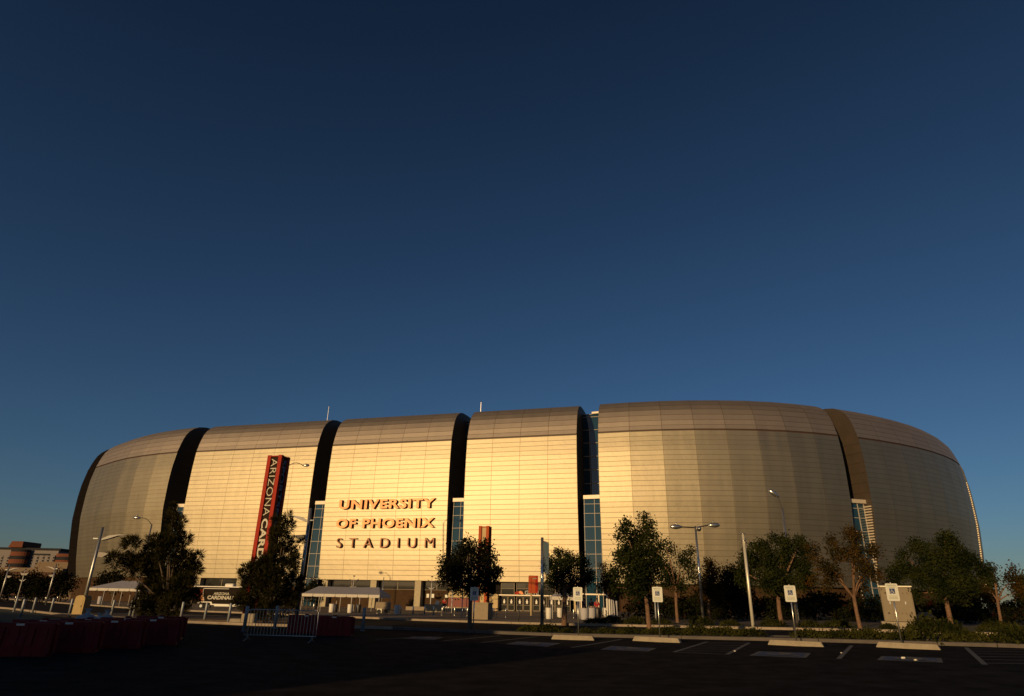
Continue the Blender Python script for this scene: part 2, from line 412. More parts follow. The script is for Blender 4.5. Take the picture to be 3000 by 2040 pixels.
roofprof = [(0,28.25),(-.22,29.0),(-.45,29.9),(-.78,30.9),(-1.2,31.9),(-1.85,32.8),(-2.75,33.6),(-4.0,34.25),(-5.6,34.6),(-8,34.75),(-11,34.8)]
alln = []
for s in SECT:
    n = []
    for i, p in enumerate(s):
        a = Vector(s[max(i-1,0)]); b = Vector(s[min(i+1,len(s)-1)]); d = (b-a).normalized(); n.append(Vector((d.y,-d.x)))
    alln.append(n)
def sp(si, i, off):
    p = Vector(SECT[si][i])+alln[si][i]*off; return p
NR = 29; u0 = 0
for si, s in enumerate(SECT):
    n = len(s); k0 = 1.0 if si in (2,3,4) else (2.2 if si in (0,1) else 1.5)
    rows = [ZB+(ZG-ZB)*r/NR for r in range(NR+1)]
    mb = MB(); uv = []
    for i in range(n-1):
        for r in range(NR):
            z0, z1 = rows[r], rows[r+1]; q = []
            for (ii, z) in ((i,z0),(i+1,z0),(i+1,z1),(i,z1)):
                p = sp(si, ii, wallprof(z)*k0); q.append((p.x, p.y, z))
            mb.add(q, [(0,1,2,3)]); u = u0+i; uv.append([(u,r),(u+1,r),(u+1,r+1),(u,r+1)])
    # underside return
    for i in range(n-1):
        a, b = sp(si,i,wallprof(ZB)*k0), sp(si,i+1,wallprof(ZB)*k0); c, d = sp(si,i+1,-2.4), sp(si,i,-2.4)
        mb.add([(*a,ZB),(*b,ZB),(*c,ZB),(*d,ZB)], [(0,3,2,1)]); uv.append([(.5,.5)]*4)
    mb.build('wall_panels', 'wall panels', SD, uv=uv)
    mb = MB(); uv = []
    for i in range(n-1):
        for r in range(len(roofprof)-1):
            q = []
            for ii, rr in ((i,r),(i+1,r),(i+1,r+1),(i,r+1)):
                p = sp(si, ii, roofprof[rr][0]); q.append((p.x, p.y, roofprof[rr][1]))
            mb.add(q, [(0,1,2,3)]); u = u0+i; uv.append([(u,r+40),(u+1,r+40),(u+1,r+41),(u,r+41)])
    mb.build('roof', 'roof panels', SD, uv=uv)
    mb = MB()
    for i in range(n-1):
        a, b = sp(si,i,-.12), sp(si,i+1,-.12); a2, b2 = sp(si,i,.02), sp(si,i+1,.02)
        mb.add([(*a,27.95),(*b,27.95),(*b,28.3),(*a,28.3)], [(0,1,2,3)])
    mb.build('groove', 'groove', SD)
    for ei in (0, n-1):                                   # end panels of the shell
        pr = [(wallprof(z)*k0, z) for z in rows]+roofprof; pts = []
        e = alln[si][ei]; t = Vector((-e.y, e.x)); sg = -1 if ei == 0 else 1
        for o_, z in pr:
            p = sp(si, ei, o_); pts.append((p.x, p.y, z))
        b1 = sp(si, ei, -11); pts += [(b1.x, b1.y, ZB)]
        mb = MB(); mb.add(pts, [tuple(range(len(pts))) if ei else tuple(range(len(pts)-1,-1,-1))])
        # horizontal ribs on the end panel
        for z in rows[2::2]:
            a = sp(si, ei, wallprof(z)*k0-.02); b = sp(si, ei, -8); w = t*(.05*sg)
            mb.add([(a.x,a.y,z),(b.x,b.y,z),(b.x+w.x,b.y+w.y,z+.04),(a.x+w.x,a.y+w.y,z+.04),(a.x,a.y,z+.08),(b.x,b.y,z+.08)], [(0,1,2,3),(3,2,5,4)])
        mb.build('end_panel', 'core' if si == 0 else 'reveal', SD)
    u0 += n+3
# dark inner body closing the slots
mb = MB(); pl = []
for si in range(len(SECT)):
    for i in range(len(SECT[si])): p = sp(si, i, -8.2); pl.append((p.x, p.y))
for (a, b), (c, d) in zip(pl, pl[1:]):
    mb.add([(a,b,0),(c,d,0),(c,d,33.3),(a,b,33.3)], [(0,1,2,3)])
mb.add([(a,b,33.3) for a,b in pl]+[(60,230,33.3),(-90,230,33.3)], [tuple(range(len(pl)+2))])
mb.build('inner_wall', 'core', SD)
# glazing in the slots
for gi in range(1, 6):
    A = Vector(SECT[gi][-1]); B = Vector(SECT[gi+1][0]); nA, nB = alln[gi][-1], alln[gi+1][0]
    def gp(t, off): return A.lerp(B, t)+(nA.lerp(nB, t))*off
    def pane(name, t0, t1, off, z0, z1, hs, vs_, fr=.12, cap=True, gm='glass'):
        a, b = gp(t0, off-(.3 if gi == 3 else 0)), gp(t1, off-(.35 if gi == 4 else 0)); mb = MB(); mb.add([(*a,z0),(*b,z0),(*b,z1),(*a,z1)], [(0,1,2,3)])
        g_ = mb.build(name, gm, SD); d = (b-a); L = d.length; d.normalize(); nn = Vector((d.y, -d.x)); mb = MB()
        def bar(x0, x1, za, zb, pr=.14):
            p, q = a+d*x0, a+d*x1; r, s_ = p+nn*pr, q+nn*pr; p, q = p-nn*.02, q-nn*.02
            mb.add([(*p,za),(*q,za),(*s_,za),(*r,za),(*p,zb),(*q,zb),(*s_,zb),(*r,zb)], [(0,3,2,1),(4,5,6,7),(3,2,6,7),(0,1,5,4),(0,4,7,3),(1,2,6,5)])
        for z in hs: bar(0, L, z-fr/2, z+fr/2)
        for v_ in vs_: bar(L*v_-fr/2, L*v_+fr/2, z0, z1, .11)
        mb.build('mullion', 'mullion', g_); return g_
    zs = [18.6+2.4*k for k in range(7)]
    pane('upper_glazing', 0, 1, -7.2, 17.9, 33.6, zs+[33.5], [.3,.78], .09)
    lo = [.42,.2,.2,.17,.1][gi-1] if gi != 4 else .22
    pane('glazing_bay', lo, .99, -.9 if gi < 5 else -1.2, 4.45 if gi == 3 else .2, 17.4, [4.6+2.1*k+(.0) for k in range(6)]+[16.6], [.04,.62,.97], .085)
    a, b = gp(lo, -.7), gp(1, -.7); c, d = gp(1, -7.5), gp(lo, -7.5); mb = MB()
    mb.add([(*a,17.4),(*b,17.4),(*c,17.4),(*d,17.4),(*a,18.0),(*b,18.0),(*c,18.0),(*d,18.0)], [(0,3,2,1),(4,5,6,7),(0,1,5,4),(1,2,6,5),(2,3,7,6),(3,0,4,7)])
    mb.build('bay_cap', 'cap', SD)
    if gi in (4, 5):
        a, b = gp(.45, -6.9), gp(1, -6.9); mb = MB(); c, d = gp(1, -7.4), gp(.45, -7.4)
        mb.add([(*a,33.5),(*b,33.5),(*c,33.5),(*d,33.5),(*a,33.85),(*b,33.85),(*c,33.85),(*d,33.85)], [(0,3,2,1),(4,5,6,7),(0,1,5,4),(1,2,6,5),(2,3,7,6),(3,0,4,7)])
        mb.build('slot_cap', 'cap', SD)
# louvres on the left cheeks of the two right-hand shells
for si, zt in ((6, 17.2), (7, 25.5)):
    e = alln[si][0]; t = Vector((-e.y, e.x)); mb = MB(); z = 4.6
    while z < zt:
        a = sp(si, 0, wallprof(z)*1.5-.05); b = sp(si, 0, -3.6 if si == 6 else -.45); w = t*-.22
        mb.add([(a.x,a.y,z+.1),(b.x,b.y,z+.1),(b.x+w.x,b.y+w.y,z),(a.x+w.x,a.y+w.y,z),(a.x+w.x,a.y+w.y,z+.2),(b.x+w.x,b.y+w.y,z+.2)], [(0,1,2,3),(3,2,5,4),(4,5,1,0)])
        z += .42
    mb.build('louvre', 'cap', SD)
# ground storey
def fbox(mb, s0, s1, o0, o1, z0, z1, mi=0):
    a, b, c, d = FP(s0,0,o0), FP(s1,0,o0), FP(s1,0,o1), FP(s0,0,o1)
    mb.add([(*v[:2],z0) for v in (a,b,c,d)]+[(*v[:2],z1) for v in (a,b,c,d)], [(0,1,2,3),(7,6,5,4),(0,4,5,1),(1,5,6,2),(2,6,7,3),(3,7,4,0)], mi)
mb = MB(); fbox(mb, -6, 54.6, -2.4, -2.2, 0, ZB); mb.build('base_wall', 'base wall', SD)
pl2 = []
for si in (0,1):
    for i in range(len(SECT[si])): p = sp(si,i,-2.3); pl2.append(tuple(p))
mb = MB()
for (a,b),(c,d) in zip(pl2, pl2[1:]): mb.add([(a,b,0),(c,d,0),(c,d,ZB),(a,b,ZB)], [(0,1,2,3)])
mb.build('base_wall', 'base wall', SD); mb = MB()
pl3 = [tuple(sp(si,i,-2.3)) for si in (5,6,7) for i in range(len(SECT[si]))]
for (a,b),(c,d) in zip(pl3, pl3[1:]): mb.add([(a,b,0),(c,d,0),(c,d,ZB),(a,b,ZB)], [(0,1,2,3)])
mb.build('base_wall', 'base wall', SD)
mb = MB(); fbox(mb, 54.6, 82, -4.4, -4.2, 0, ZB); mb.build('lobby_wall', 'core', SD)
for s in (5.3, 14.2, 22.6, 31.6, 40.9, 49.1):
    mb = MB(); fbox(mb, s-.55, s+.55, -2.2, -1.0, 0, ZB)
    for k in range(1, 18):                               # block courses
        pass
    mb.build('column', 'block column', SD)
wedge = [5.85,13.65,14.75,22.05,23.15,31.05,32.15,40.35,41.45,48.55,49.65,54.6]
for a, b in zip(wedge[::2], wedge[1::2]):
    mb = MB(); fbox(mb, a, b, -2.2, -2.1, 3.15, ZB-.02); w = mb.build('band_window', 'window glass', SD)
    mb = MB(); m_ = (a+b)/2; fbox(mb, m_-.07, m_+.07, -2.1, -2.0, 3.15, ZB-.02); fbox(mb, a, b, -2.1, -2.02, 3.08, 3.15); mb.build('mullion', 'door frame', w)
mb = MB(); fbox(mb, 54.75, 60.6, -2.2, -.6, 2.0, ZB-.1); fbox(mb, 60.6, 63.1, -2.2, -1.0, 1.9, 2.65); mb.build('gold_panel', 'gold wall', SD)
mb = MB(); fbox(mb, 54.75, 60.6, -2.2, -.62, 0, 1.95); mb.build('red_panel', 'red wall', SD)
mb = MB(); fbox(mb, 60.6, 63.1, -2.2, -1.02, 0, 1.85); mb.build('red_panel', 'gold wall', SD)
mb = MB(); fbox(mb, 54.7, 63.1, -1.0, -.3, .42, .55); mb.build('ledge', 'gold wall', SD)
for q in ((50.3,50.75,1.9,2.5),(51.2,51.65,1.9,2.5),(53.6,54.3,1.95,2.4)):
    mb = MB(); fbox(mb, q[0], q[1], -2.2, -2.15, q[2], q[3]); mb.build('wall_sign', 'white plate', SD)
mb = MB(); fbox(mb, 39.8, 41.2, -2.2, -2.1, 1.0, 2.3); mb.build('wall_sign', 'plastic white', SD)
# entrance: glazing, doors, posters
for a, b in ((63.3,65.6),(65.9,68.2),(68.6,70.1),(70.3,72.4),(72.6,75.2)):
    mb = MB(); fbox(mb, a, b, -2.15, -2.1, 2.62, ZB-.05); w = mb.build('transom_window', 'window glass', SD); mb = MB()
    for s in (a, b-.1): fbox(mb, s, s+.1, -2.1, -2.0, 2.62, ZB-.05)
    fbox(mb, a, b, -2.1, -2.02, 3.5, 3.58); fbox(mb, a, b, -2.1, -2.02, ZB-.16, ZB-.05); mb.build('window_frame', 'door frame', w)
mb = MB(); fbox(mb, 63.2, 75.6, -2.3, -1.2, 2.45, 2.6); mb.build('canopy', 'cap', SD)
mb = MB(); fbox(mb, 68.25, 68.55, -2.2, -2.0, 0, ZB); fbox(mb, 75.3, 75.6, -2.2, -2.0, 0, ZB); mb.build('pier', 'gold wall', SD)
def door(s, pl_=SD):
    mb = MB(); fbox(mb, s, s+1.15, -2.15, -2.1, .12, 2.42); d = mb.build('door', 'window glass', SD)
    mb = MB(); fbox(mb, s, s+.09, -2.1, -2.02, .12, 2.45); fbox(mb, s+1.06, s+1.15, -2.1, -2.02, .12, 2.45)
    fbox(mb, s, s+1.15, -2.1, -2.02, 2.3, 2.45); fbox(mb, s, s+1.15, -2.1, -2.02, .12, .3); fbox(mb, s, s+1.15, -2.1, -2.04, 1.02, 1.09); mb.build('frame', 'door frame', d)
    mb = MB(); fbox(mb, s+.3, s+.86, -2.1, -2.08, 1.2, 2.0); mb.build('poster', 'sign black', d)
    mb = MB(); c = FP(s+.58, 1.74, -2.075)
    q = lambda x, z: FP(s+.58+x, z, -2.078)
    mb.poly([q(.09*math.cos(t), 1.84+.1*math.sin(t)) for t in [i*math.pi/5 for i in range(10)]], FN*.006)
    mb.poly([q(-.05,1.76),q(.05,1.76),q(.2,1.6),q(.12,1.5),(q(.16,1.28)),q(-.16,1.28),q(-.12,1.5),q(-.2,1.6)], FN*.006)
    mb.build('figure', 'plastic white', d)
for s in (63.3,64.5,65.9,67.1,68.65,69.8,71.1,72.3,73.6,76.9,78.1,79.4): door(s)
mb = MB()
for s in (76.6, 79.35, 80.6): fbox(mb, s, s+.16, -.9, -.6, 0, 2.9)
fbox(mb, 76.6, 80.8, -.9, -.6, 2.75, 2.95); mb.build('portal_frame', 'cap', SD)
mb = MB(); a = FP(66.05, 2.62, -1.35)
e_ = lambda x, z: FP(66.05+x, 2.62+z, -1.3)
mb.poly([e_(0,.05),e_(.35,0),e_(.5,.2),e_(.45,.45),e_(.15,.5),e_(-.3,.22)], FN*.05, 0)
mb.poly([e_(.5,.2),e_(.95,.02),e_(1.25,.1),e_(1.1,.4),e_(.75,.58),e_(.45,.45)], FN*.05, 1); mb.build('emblem', ['sign red','beak orange'], SD)
text('gate_sign', 'GATE', 2.3, .62, .08, 'white', SD, FP(67.5, 2.62, -1.3), FD, (0,0,1), bold=.02, space=1.0)
# facade lettering
def facade_text(body, s0, s1, z0, z1, bold, space, dep):
    zc = (z0+z1)/2; o_ = text('facade_lettering', body, s1-s0, z1-z0, dep, 'letter orange' if bold > .01 else 'letter bronze', SD, FP(s0, z0, wallprof(zc)+.12), FD, (0,0,1), bold=bold, space=space, side='letter side'); letters(o_)
facade_text('UNIVERSITY', 33.6, 51.9, 16.25, 17.9, .032, 1.12, .42)
facade_text('OF PHOENIX', 33.35, 51.9, 13.0, 14.62, .032, 1.12, .42)
facade_text('STADIUM', 33.7, 52.0, 9.7, 11.35, -.012, 1.9, .38)
for px, py, ytop in ((958,1236,1192),(1408,1212,1178)):
    p = D(px, py, 131 if px < 1000 else 122); q = D(px+4, ytop, p.y); mb = MB(); mb.tube([(p.x,p.y,p.z-2.5),(p.x,p.y,q.z)], .04, 6); mb.tube([(p.x-.12,p.y,q.z),(p.x+.12,p.y,q.z)], .08, 6)
    mb.build('mast', 'steel', SD)

# ------------------------------------------------------------ trees
def leaf(mb, c, size, thin, rng, out=None):
    d = Vector((rng.gauss(0,1), rng.gauss(0,1), rng.gauss(0,1)))
    if out is not None: d = (d.normalized()*.75+out).normalized()
    d.normalize(); a = d.orthogonal().normalized(); a.rotate(Matrix.Rotation(rng.uniform(0,6.28), 3, d))
    l = size*rng.uniform(.7,1.3); w = l*thin
    mb.add([c, c+d*l*.5+a*w, c+d*l, c+d*l*.5-a*w], [(0,1,2,3)])
def crown(root, lobes, size, dens, m, rng, needles=False, flat=1.0):
    size *= .82
    mb = MB()
    for c, r in lobes:
        n = int(dens*r*r/(size*size)*(105 if needles else 110))
        per = 9 if needles else 7
        for _ in range(max(3, n//per)):
            d = Vector((rng.gauss(0,1), rng.gauss(0,1), rng.gauss(0,1))).normalized()
            rr = r*(rng.random()**.42)*rng.uniform(.8,1.16); cc = c+Vector((d.x*rr, d.y*rr, d.z*rr*flat))
            if needles:
                o = (d*.7+Vector((0,0,.5))).normalized()
                for _ in range(per): leaf(mb, cc, size*2.7, .05, rng, o)
            else:
                for _ in range(per): leaf(mb, cc+Vector((rng.gauss(0,1),rng.gauss(0,1),rng.gauss(0,1)))*size*1.1, size, .3, rng)
    return mb.build('crown', m, root)
def tree(name, label, base, lobes_px, y, leafsize, dens, m, barkm='bark', tr=.13, needles=False, group=None, split=None, seed=1, limbs=5):
    rng = random.Random(seed); b = G(*base) if len(base) == 2 else Vector(base)
    b = Vector((D(base[0], base[1], y).x, y, gz(D(base[0], base[1], y).x)+.05)) if len(base) == 2 else b
    root = thing(name, label, 'tree', b, 0, group); tr *= .78
    k = F_PX/y*1.0; lobes = []
    for px, py, r in lobes_px:
        rr = r/k; rr *= (.95 if needles else 1.08); p = D(px, py, y)-b; p.y += rng.uniform(-1,1)*min(1.2, rr*1.2+.3); lobes.append((p, rr))
    zs = sorted(lobes, key=lambda l: l[0].z); top = zs[-1][0]
    cx = sum(l[0].x for l in lobes)/len(lobes)
    mb = MB(); sz = split if split else zs[0][0].z*.9+.2; sx = cx*.3
    pts = [Vector((0,0,-.3)), Vector((0,0,0)), Vector((sx*.3+rng.uniform(-.04,.04), rng.uniform(-.05,.05), sz*.5)), Vector((sx*.7, 0, sz))]
    mb.tube(pts, [tr*1.35, tr*1.1, tr*.9, tr*.85], 9)
    fork = pts[-1]; tgt = [l for l in lobes]; rng.shuffle(tgt); main = tgt[:limbs]+[zs[-1]]
    for c, r in main:
        mid = fork.lerp(c, .45)+Vector((rng.uniform(-.15,.15), rng.uniform(-.15,.15), rng.uniform(-.05,.15)))
        mb.tube([fork-Vector((0,0,.15)), mid, c], [tr*.62, tr*.4, tr*.1], 6)
        for _ in range(3):
            q = mid.lerp(c, rng.random()); mb.tube([q, q+Vector((rng.uniform(-.5,.5), rng.uniform(-.5,.5), rng.uniform(.1,.6)))*max(.5,r)], [tr*.2, tr*.05], 4)
    mb.build('trunk', barkm, root, smooth=True)
    crown(root, lobes, leafsize, dens, m, rng, needles)
    return root
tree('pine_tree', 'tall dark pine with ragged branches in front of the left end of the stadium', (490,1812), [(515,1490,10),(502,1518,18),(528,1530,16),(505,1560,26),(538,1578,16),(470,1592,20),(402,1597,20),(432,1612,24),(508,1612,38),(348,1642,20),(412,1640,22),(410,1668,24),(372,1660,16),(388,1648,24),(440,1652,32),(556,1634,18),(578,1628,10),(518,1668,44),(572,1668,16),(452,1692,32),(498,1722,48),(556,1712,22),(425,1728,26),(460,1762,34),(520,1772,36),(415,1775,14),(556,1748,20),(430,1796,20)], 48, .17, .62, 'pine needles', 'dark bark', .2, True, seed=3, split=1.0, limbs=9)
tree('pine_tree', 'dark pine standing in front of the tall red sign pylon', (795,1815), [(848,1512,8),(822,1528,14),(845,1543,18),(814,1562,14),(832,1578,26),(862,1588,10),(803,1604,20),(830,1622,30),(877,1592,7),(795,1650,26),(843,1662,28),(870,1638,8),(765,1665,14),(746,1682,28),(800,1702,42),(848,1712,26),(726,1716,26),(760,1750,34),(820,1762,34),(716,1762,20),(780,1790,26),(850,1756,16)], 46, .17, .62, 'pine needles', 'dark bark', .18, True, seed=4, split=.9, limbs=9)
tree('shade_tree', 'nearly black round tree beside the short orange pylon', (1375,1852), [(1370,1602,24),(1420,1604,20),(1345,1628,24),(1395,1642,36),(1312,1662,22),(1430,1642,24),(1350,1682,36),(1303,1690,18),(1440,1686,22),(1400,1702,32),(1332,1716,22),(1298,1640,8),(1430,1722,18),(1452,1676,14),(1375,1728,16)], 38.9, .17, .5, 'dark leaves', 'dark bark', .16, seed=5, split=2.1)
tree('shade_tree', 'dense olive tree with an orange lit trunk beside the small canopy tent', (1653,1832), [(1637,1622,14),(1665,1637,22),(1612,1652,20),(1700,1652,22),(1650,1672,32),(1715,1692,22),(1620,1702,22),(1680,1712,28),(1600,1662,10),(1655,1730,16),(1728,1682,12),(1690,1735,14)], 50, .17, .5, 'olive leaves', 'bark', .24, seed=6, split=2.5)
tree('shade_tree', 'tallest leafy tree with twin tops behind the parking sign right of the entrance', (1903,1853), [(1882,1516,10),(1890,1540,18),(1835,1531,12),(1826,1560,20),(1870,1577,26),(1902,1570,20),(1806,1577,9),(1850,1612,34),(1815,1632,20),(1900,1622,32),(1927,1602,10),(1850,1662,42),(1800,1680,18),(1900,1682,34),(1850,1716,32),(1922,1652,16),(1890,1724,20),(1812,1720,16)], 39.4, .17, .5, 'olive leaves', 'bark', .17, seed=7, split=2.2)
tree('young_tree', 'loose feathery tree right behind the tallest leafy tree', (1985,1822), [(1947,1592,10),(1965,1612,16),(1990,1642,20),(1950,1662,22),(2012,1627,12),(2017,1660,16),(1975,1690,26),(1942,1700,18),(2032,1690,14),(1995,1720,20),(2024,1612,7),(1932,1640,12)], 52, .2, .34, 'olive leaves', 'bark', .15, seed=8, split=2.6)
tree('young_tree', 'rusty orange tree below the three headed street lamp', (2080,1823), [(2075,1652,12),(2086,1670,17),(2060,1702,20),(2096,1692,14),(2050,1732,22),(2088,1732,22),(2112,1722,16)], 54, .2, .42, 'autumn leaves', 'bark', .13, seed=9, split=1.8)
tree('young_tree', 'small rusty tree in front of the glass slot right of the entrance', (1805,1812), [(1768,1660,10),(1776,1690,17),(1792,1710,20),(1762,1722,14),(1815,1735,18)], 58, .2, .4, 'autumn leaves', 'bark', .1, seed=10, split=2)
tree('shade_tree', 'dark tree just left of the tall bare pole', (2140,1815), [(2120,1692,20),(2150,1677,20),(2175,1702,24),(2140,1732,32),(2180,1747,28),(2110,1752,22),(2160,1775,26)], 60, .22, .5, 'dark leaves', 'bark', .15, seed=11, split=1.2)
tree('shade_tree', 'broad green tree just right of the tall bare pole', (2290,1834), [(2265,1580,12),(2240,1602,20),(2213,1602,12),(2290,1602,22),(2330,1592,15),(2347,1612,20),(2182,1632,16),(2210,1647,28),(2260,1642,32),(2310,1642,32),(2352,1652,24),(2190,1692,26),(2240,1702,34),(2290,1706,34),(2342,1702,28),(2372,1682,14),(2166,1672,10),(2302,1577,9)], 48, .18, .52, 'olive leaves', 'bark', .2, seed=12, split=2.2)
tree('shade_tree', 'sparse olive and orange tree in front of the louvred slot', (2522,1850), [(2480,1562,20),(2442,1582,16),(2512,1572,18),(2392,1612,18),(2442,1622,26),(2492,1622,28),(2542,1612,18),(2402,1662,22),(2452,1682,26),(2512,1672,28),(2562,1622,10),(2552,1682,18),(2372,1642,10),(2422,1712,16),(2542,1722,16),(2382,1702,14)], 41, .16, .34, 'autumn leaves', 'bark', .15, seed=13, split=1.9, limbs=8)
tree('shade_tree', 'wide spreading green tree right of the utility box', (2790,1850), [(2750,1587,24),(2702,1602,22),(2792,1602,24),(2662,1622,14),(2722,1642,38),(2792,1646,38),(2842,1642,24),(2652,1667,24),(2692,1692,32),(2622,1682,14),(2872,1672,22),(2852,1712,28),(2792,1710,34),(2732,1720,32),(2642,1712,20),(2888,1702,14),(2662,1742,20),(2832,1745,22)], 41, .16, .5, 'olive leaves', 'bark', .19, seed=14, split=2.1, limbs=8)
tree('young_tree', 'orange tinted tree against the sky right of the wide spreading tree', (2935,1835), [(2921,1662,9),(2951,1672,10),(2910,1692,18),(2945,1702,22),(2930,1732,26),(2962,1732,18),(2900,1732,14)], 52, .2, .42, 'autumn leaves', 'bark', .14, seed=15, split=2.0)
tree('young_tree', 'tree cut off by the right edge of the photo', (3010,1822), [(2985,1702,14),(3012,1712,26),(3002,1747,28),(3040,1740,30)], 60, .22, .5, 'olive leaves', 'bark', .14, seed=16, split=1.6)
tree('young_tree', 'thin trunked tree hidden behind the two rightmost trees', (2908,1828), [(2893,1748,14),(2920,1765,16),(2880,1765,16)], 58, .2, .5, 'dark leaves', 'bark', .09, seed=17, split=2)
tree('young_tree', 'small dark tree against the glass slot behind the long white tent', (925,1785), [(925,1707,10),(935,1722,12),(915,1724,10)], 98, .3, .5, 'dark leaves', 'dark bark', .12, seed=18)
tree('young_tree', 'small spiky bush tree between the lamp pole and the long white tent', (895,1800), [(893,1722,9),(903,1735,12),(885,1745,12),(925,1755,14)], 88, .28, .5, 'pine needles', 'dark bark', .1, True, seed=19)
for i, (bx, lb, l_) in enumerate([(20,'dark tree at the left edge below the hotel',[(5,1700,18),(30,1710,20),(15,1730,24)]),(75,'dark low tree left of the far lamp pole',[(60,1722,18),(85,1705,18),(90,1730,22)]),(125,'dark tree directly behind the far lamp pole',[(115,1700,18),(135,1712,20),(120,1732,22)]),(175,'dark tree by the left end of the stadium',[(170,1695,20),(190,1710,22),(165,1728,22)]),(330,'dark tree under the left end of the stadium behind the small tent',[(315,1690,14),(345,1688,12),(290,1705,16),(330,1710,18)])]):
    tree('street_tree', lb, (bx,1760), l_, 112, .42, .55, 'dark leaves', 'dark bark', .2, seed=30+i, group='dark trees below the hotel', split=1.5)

# shrubs
def shrub_proto(label, m, seed, rx=1.0, rz=.5, leafs=.11, dens=.5):
    rng = random.Random(seed); mb = MB()
    for _ in range(int(260*dens*rx*rx/(leafs*leafs)*.012)+60):
        a = rng.uniform(0,6.28); rr = rx*math.sqrt(rng.random()); h_ = rz*(1-(rr/rx)**2)**.5*rng.uniform(.45,1.08)
        c = Vector((rr*math.cos(a), rr*math.sin(a), h_))
        for _ in range(6): leaf(mb, c+Vector((rng.gauss(0,1),rng.gauss(0,1),rng.gauss(0,.7)))*leafs, leafs*1.2, .28, rng, Vector((0,0,.4)))
    o = mb.build('shrub', m); return o
protos = [shrub_proto('', 'ground leaves', 41, 1.0, .5), shrub_proto('', 'ground leaves', 42, .85, .42), shrub_proto('', 'hedge leaves', 43, 1.5, 1.5, .16)]
used = set()
def shrub(pi, loc, sc, label, cat='shrub', group=None, rz=0):
    p = protos[pi]; o = p if pi not in used else p.copy()
    if pi in used: C.objects.link(o)
    used.add(pi); o.location = loc; o.scale = sc; o.rotation_euler = (0,0,rz)
    tag(o, label, cat, group); return o
rr = random.Random(77); x = 1.2
while x < 33:
    y = K1(x)+1.5+rr.uniform(-.35,.35)
    if min(abs(x-q) for q in (12.2,)) > .5:
        big = .75+.45*min(1, max(0, (x-6)/14)); s = rr.uniform(.75,1.15)*big
        shrub(rr.choice((0,1)), (x, y, gz(x)+.05), (s, s*.85, s*rr.uniform(.8,1.3)), 'low green shrub in the narrow bed behind the wheel stops', group='low shrubs behind the wheel stops', rz=rr.uniform(0,6))
    x += rr.uniform(.8,1.25)
x = 6.5
while x < 44:
    y = K2(x)+1.8+rr.uniform(-.5,.9); s = rr.uniform(.55,.95)
    shrub(rr.choice((0,1)), (x, y, gz(x)+.1), (s, s, s*rr.uniform(.8,1.2)), 'small rounded shrub in the planting strip across the road', group='small shrubs across the road', rz=rr.uniform(0,6))
    x += rr.uniform(1.0,2.2)
x = 14
while x < 75:
    for row in (0, 1):
        y = 58+row*9+rr.uniform(-2,2)+(x-14)*(-.02); s = rr.uniform(.8,1.25)*(1+.3*row)
        shrub(2, (x+rr.uniform(-1,1), y, gz(x)+.1), (s*1.2, s, s), 'dark hedge shrub with a few red flowers under the trees', 'hedge', 'dark hedge under the trees', rr.uniform(0,6))
    x += rr.uniform(2.2,3.2)

# ------------------------------------------------------------ parking signs and wheel stops
SROT = math.radians(-24)
def parking_sign(loc, hgt, label, rz, lean=0):
    t = thing('parking_sign', label, 'sign', loc, rz, 'reserved parking signs'); t.rotation_euler = (0, lean, rz)
    mb = MB(); mb.tube([(0,0,-.2),(0,0,hgt+.03)], .028, 8); mb.tube([(0,0,hgt+.02),(0,0,hgt+.05)], .034, 8); mb.build('post', 'steel', t, smooth=True)
    w, h_ = .23, .66; z0 = hgt-h_; c = .05; pts = []
    for cx, cz, a0 in ((w-c, z0+c, -90), (w-c, hgt-c, 0), (-w+c, hgt-c, 90), (-w+c, z0+c, 180)):
        for k in range(5): a = math.radians(a0+k*22.5); pts.append((cx+c*math.cos(a), -.032, cz+c*math.sin(a)))
    mb = MB(); mb.poly(pts, (0,-.006,0)); pl_ = mb.build('plate', 'white plate', t)
    mb = MB(); mb.box(-.1,.1,-.041,-.0385,z0+.27,z0+.47); mb.build('blue_square', 'blue ink', pl_)
    mb = MB(); wheelchair(mb, (-.09,-.0415,z0+.28), (1,0,0), (0,0,1), .18, .002, 0); mb.build('symbol', 'white', pl_)
    text('lettering', 'RESERVED', .33, .045, .002, 'green ink', pl_, (-.165,-.0385,z0+.565), (1,0,0), (0,0,1), bold=.02)
    text('lettering', 'PARKING', .26, .04, .002, 'green ink', pl_, (-.13,-.0385,z0+.5), (1,0,0), (0,0,1), bold=.02)
    mb = MB()
    for k in range(3): mb.box(-.16,.16,-.040,-.0385,z0+.08+k*.05,z0+.095+k*.05)
    mb.build('small_print', 'green ink', pl_); return t
for (bx, by), ty, tx, lb in [((1386,1857),1721,1392,'shaded blue grey parking sign in front of the black tree'),((1695,1866),1721,1692,'parking sign in front of the small canopy tent'),((1934,1875),1720,1925,'parking sign beside the tallest leafy tree'),((2334,1884),1716,2321,'parking sign under the broad green tree'),((2643,1892),1710,2613,'brightest parking sign standing in front of the utility box')]:
    b = G(bx, by); t = D(tx, ty, b.y); parking_sign(b, t.z-b.z, lb, SROT*.5, 0)
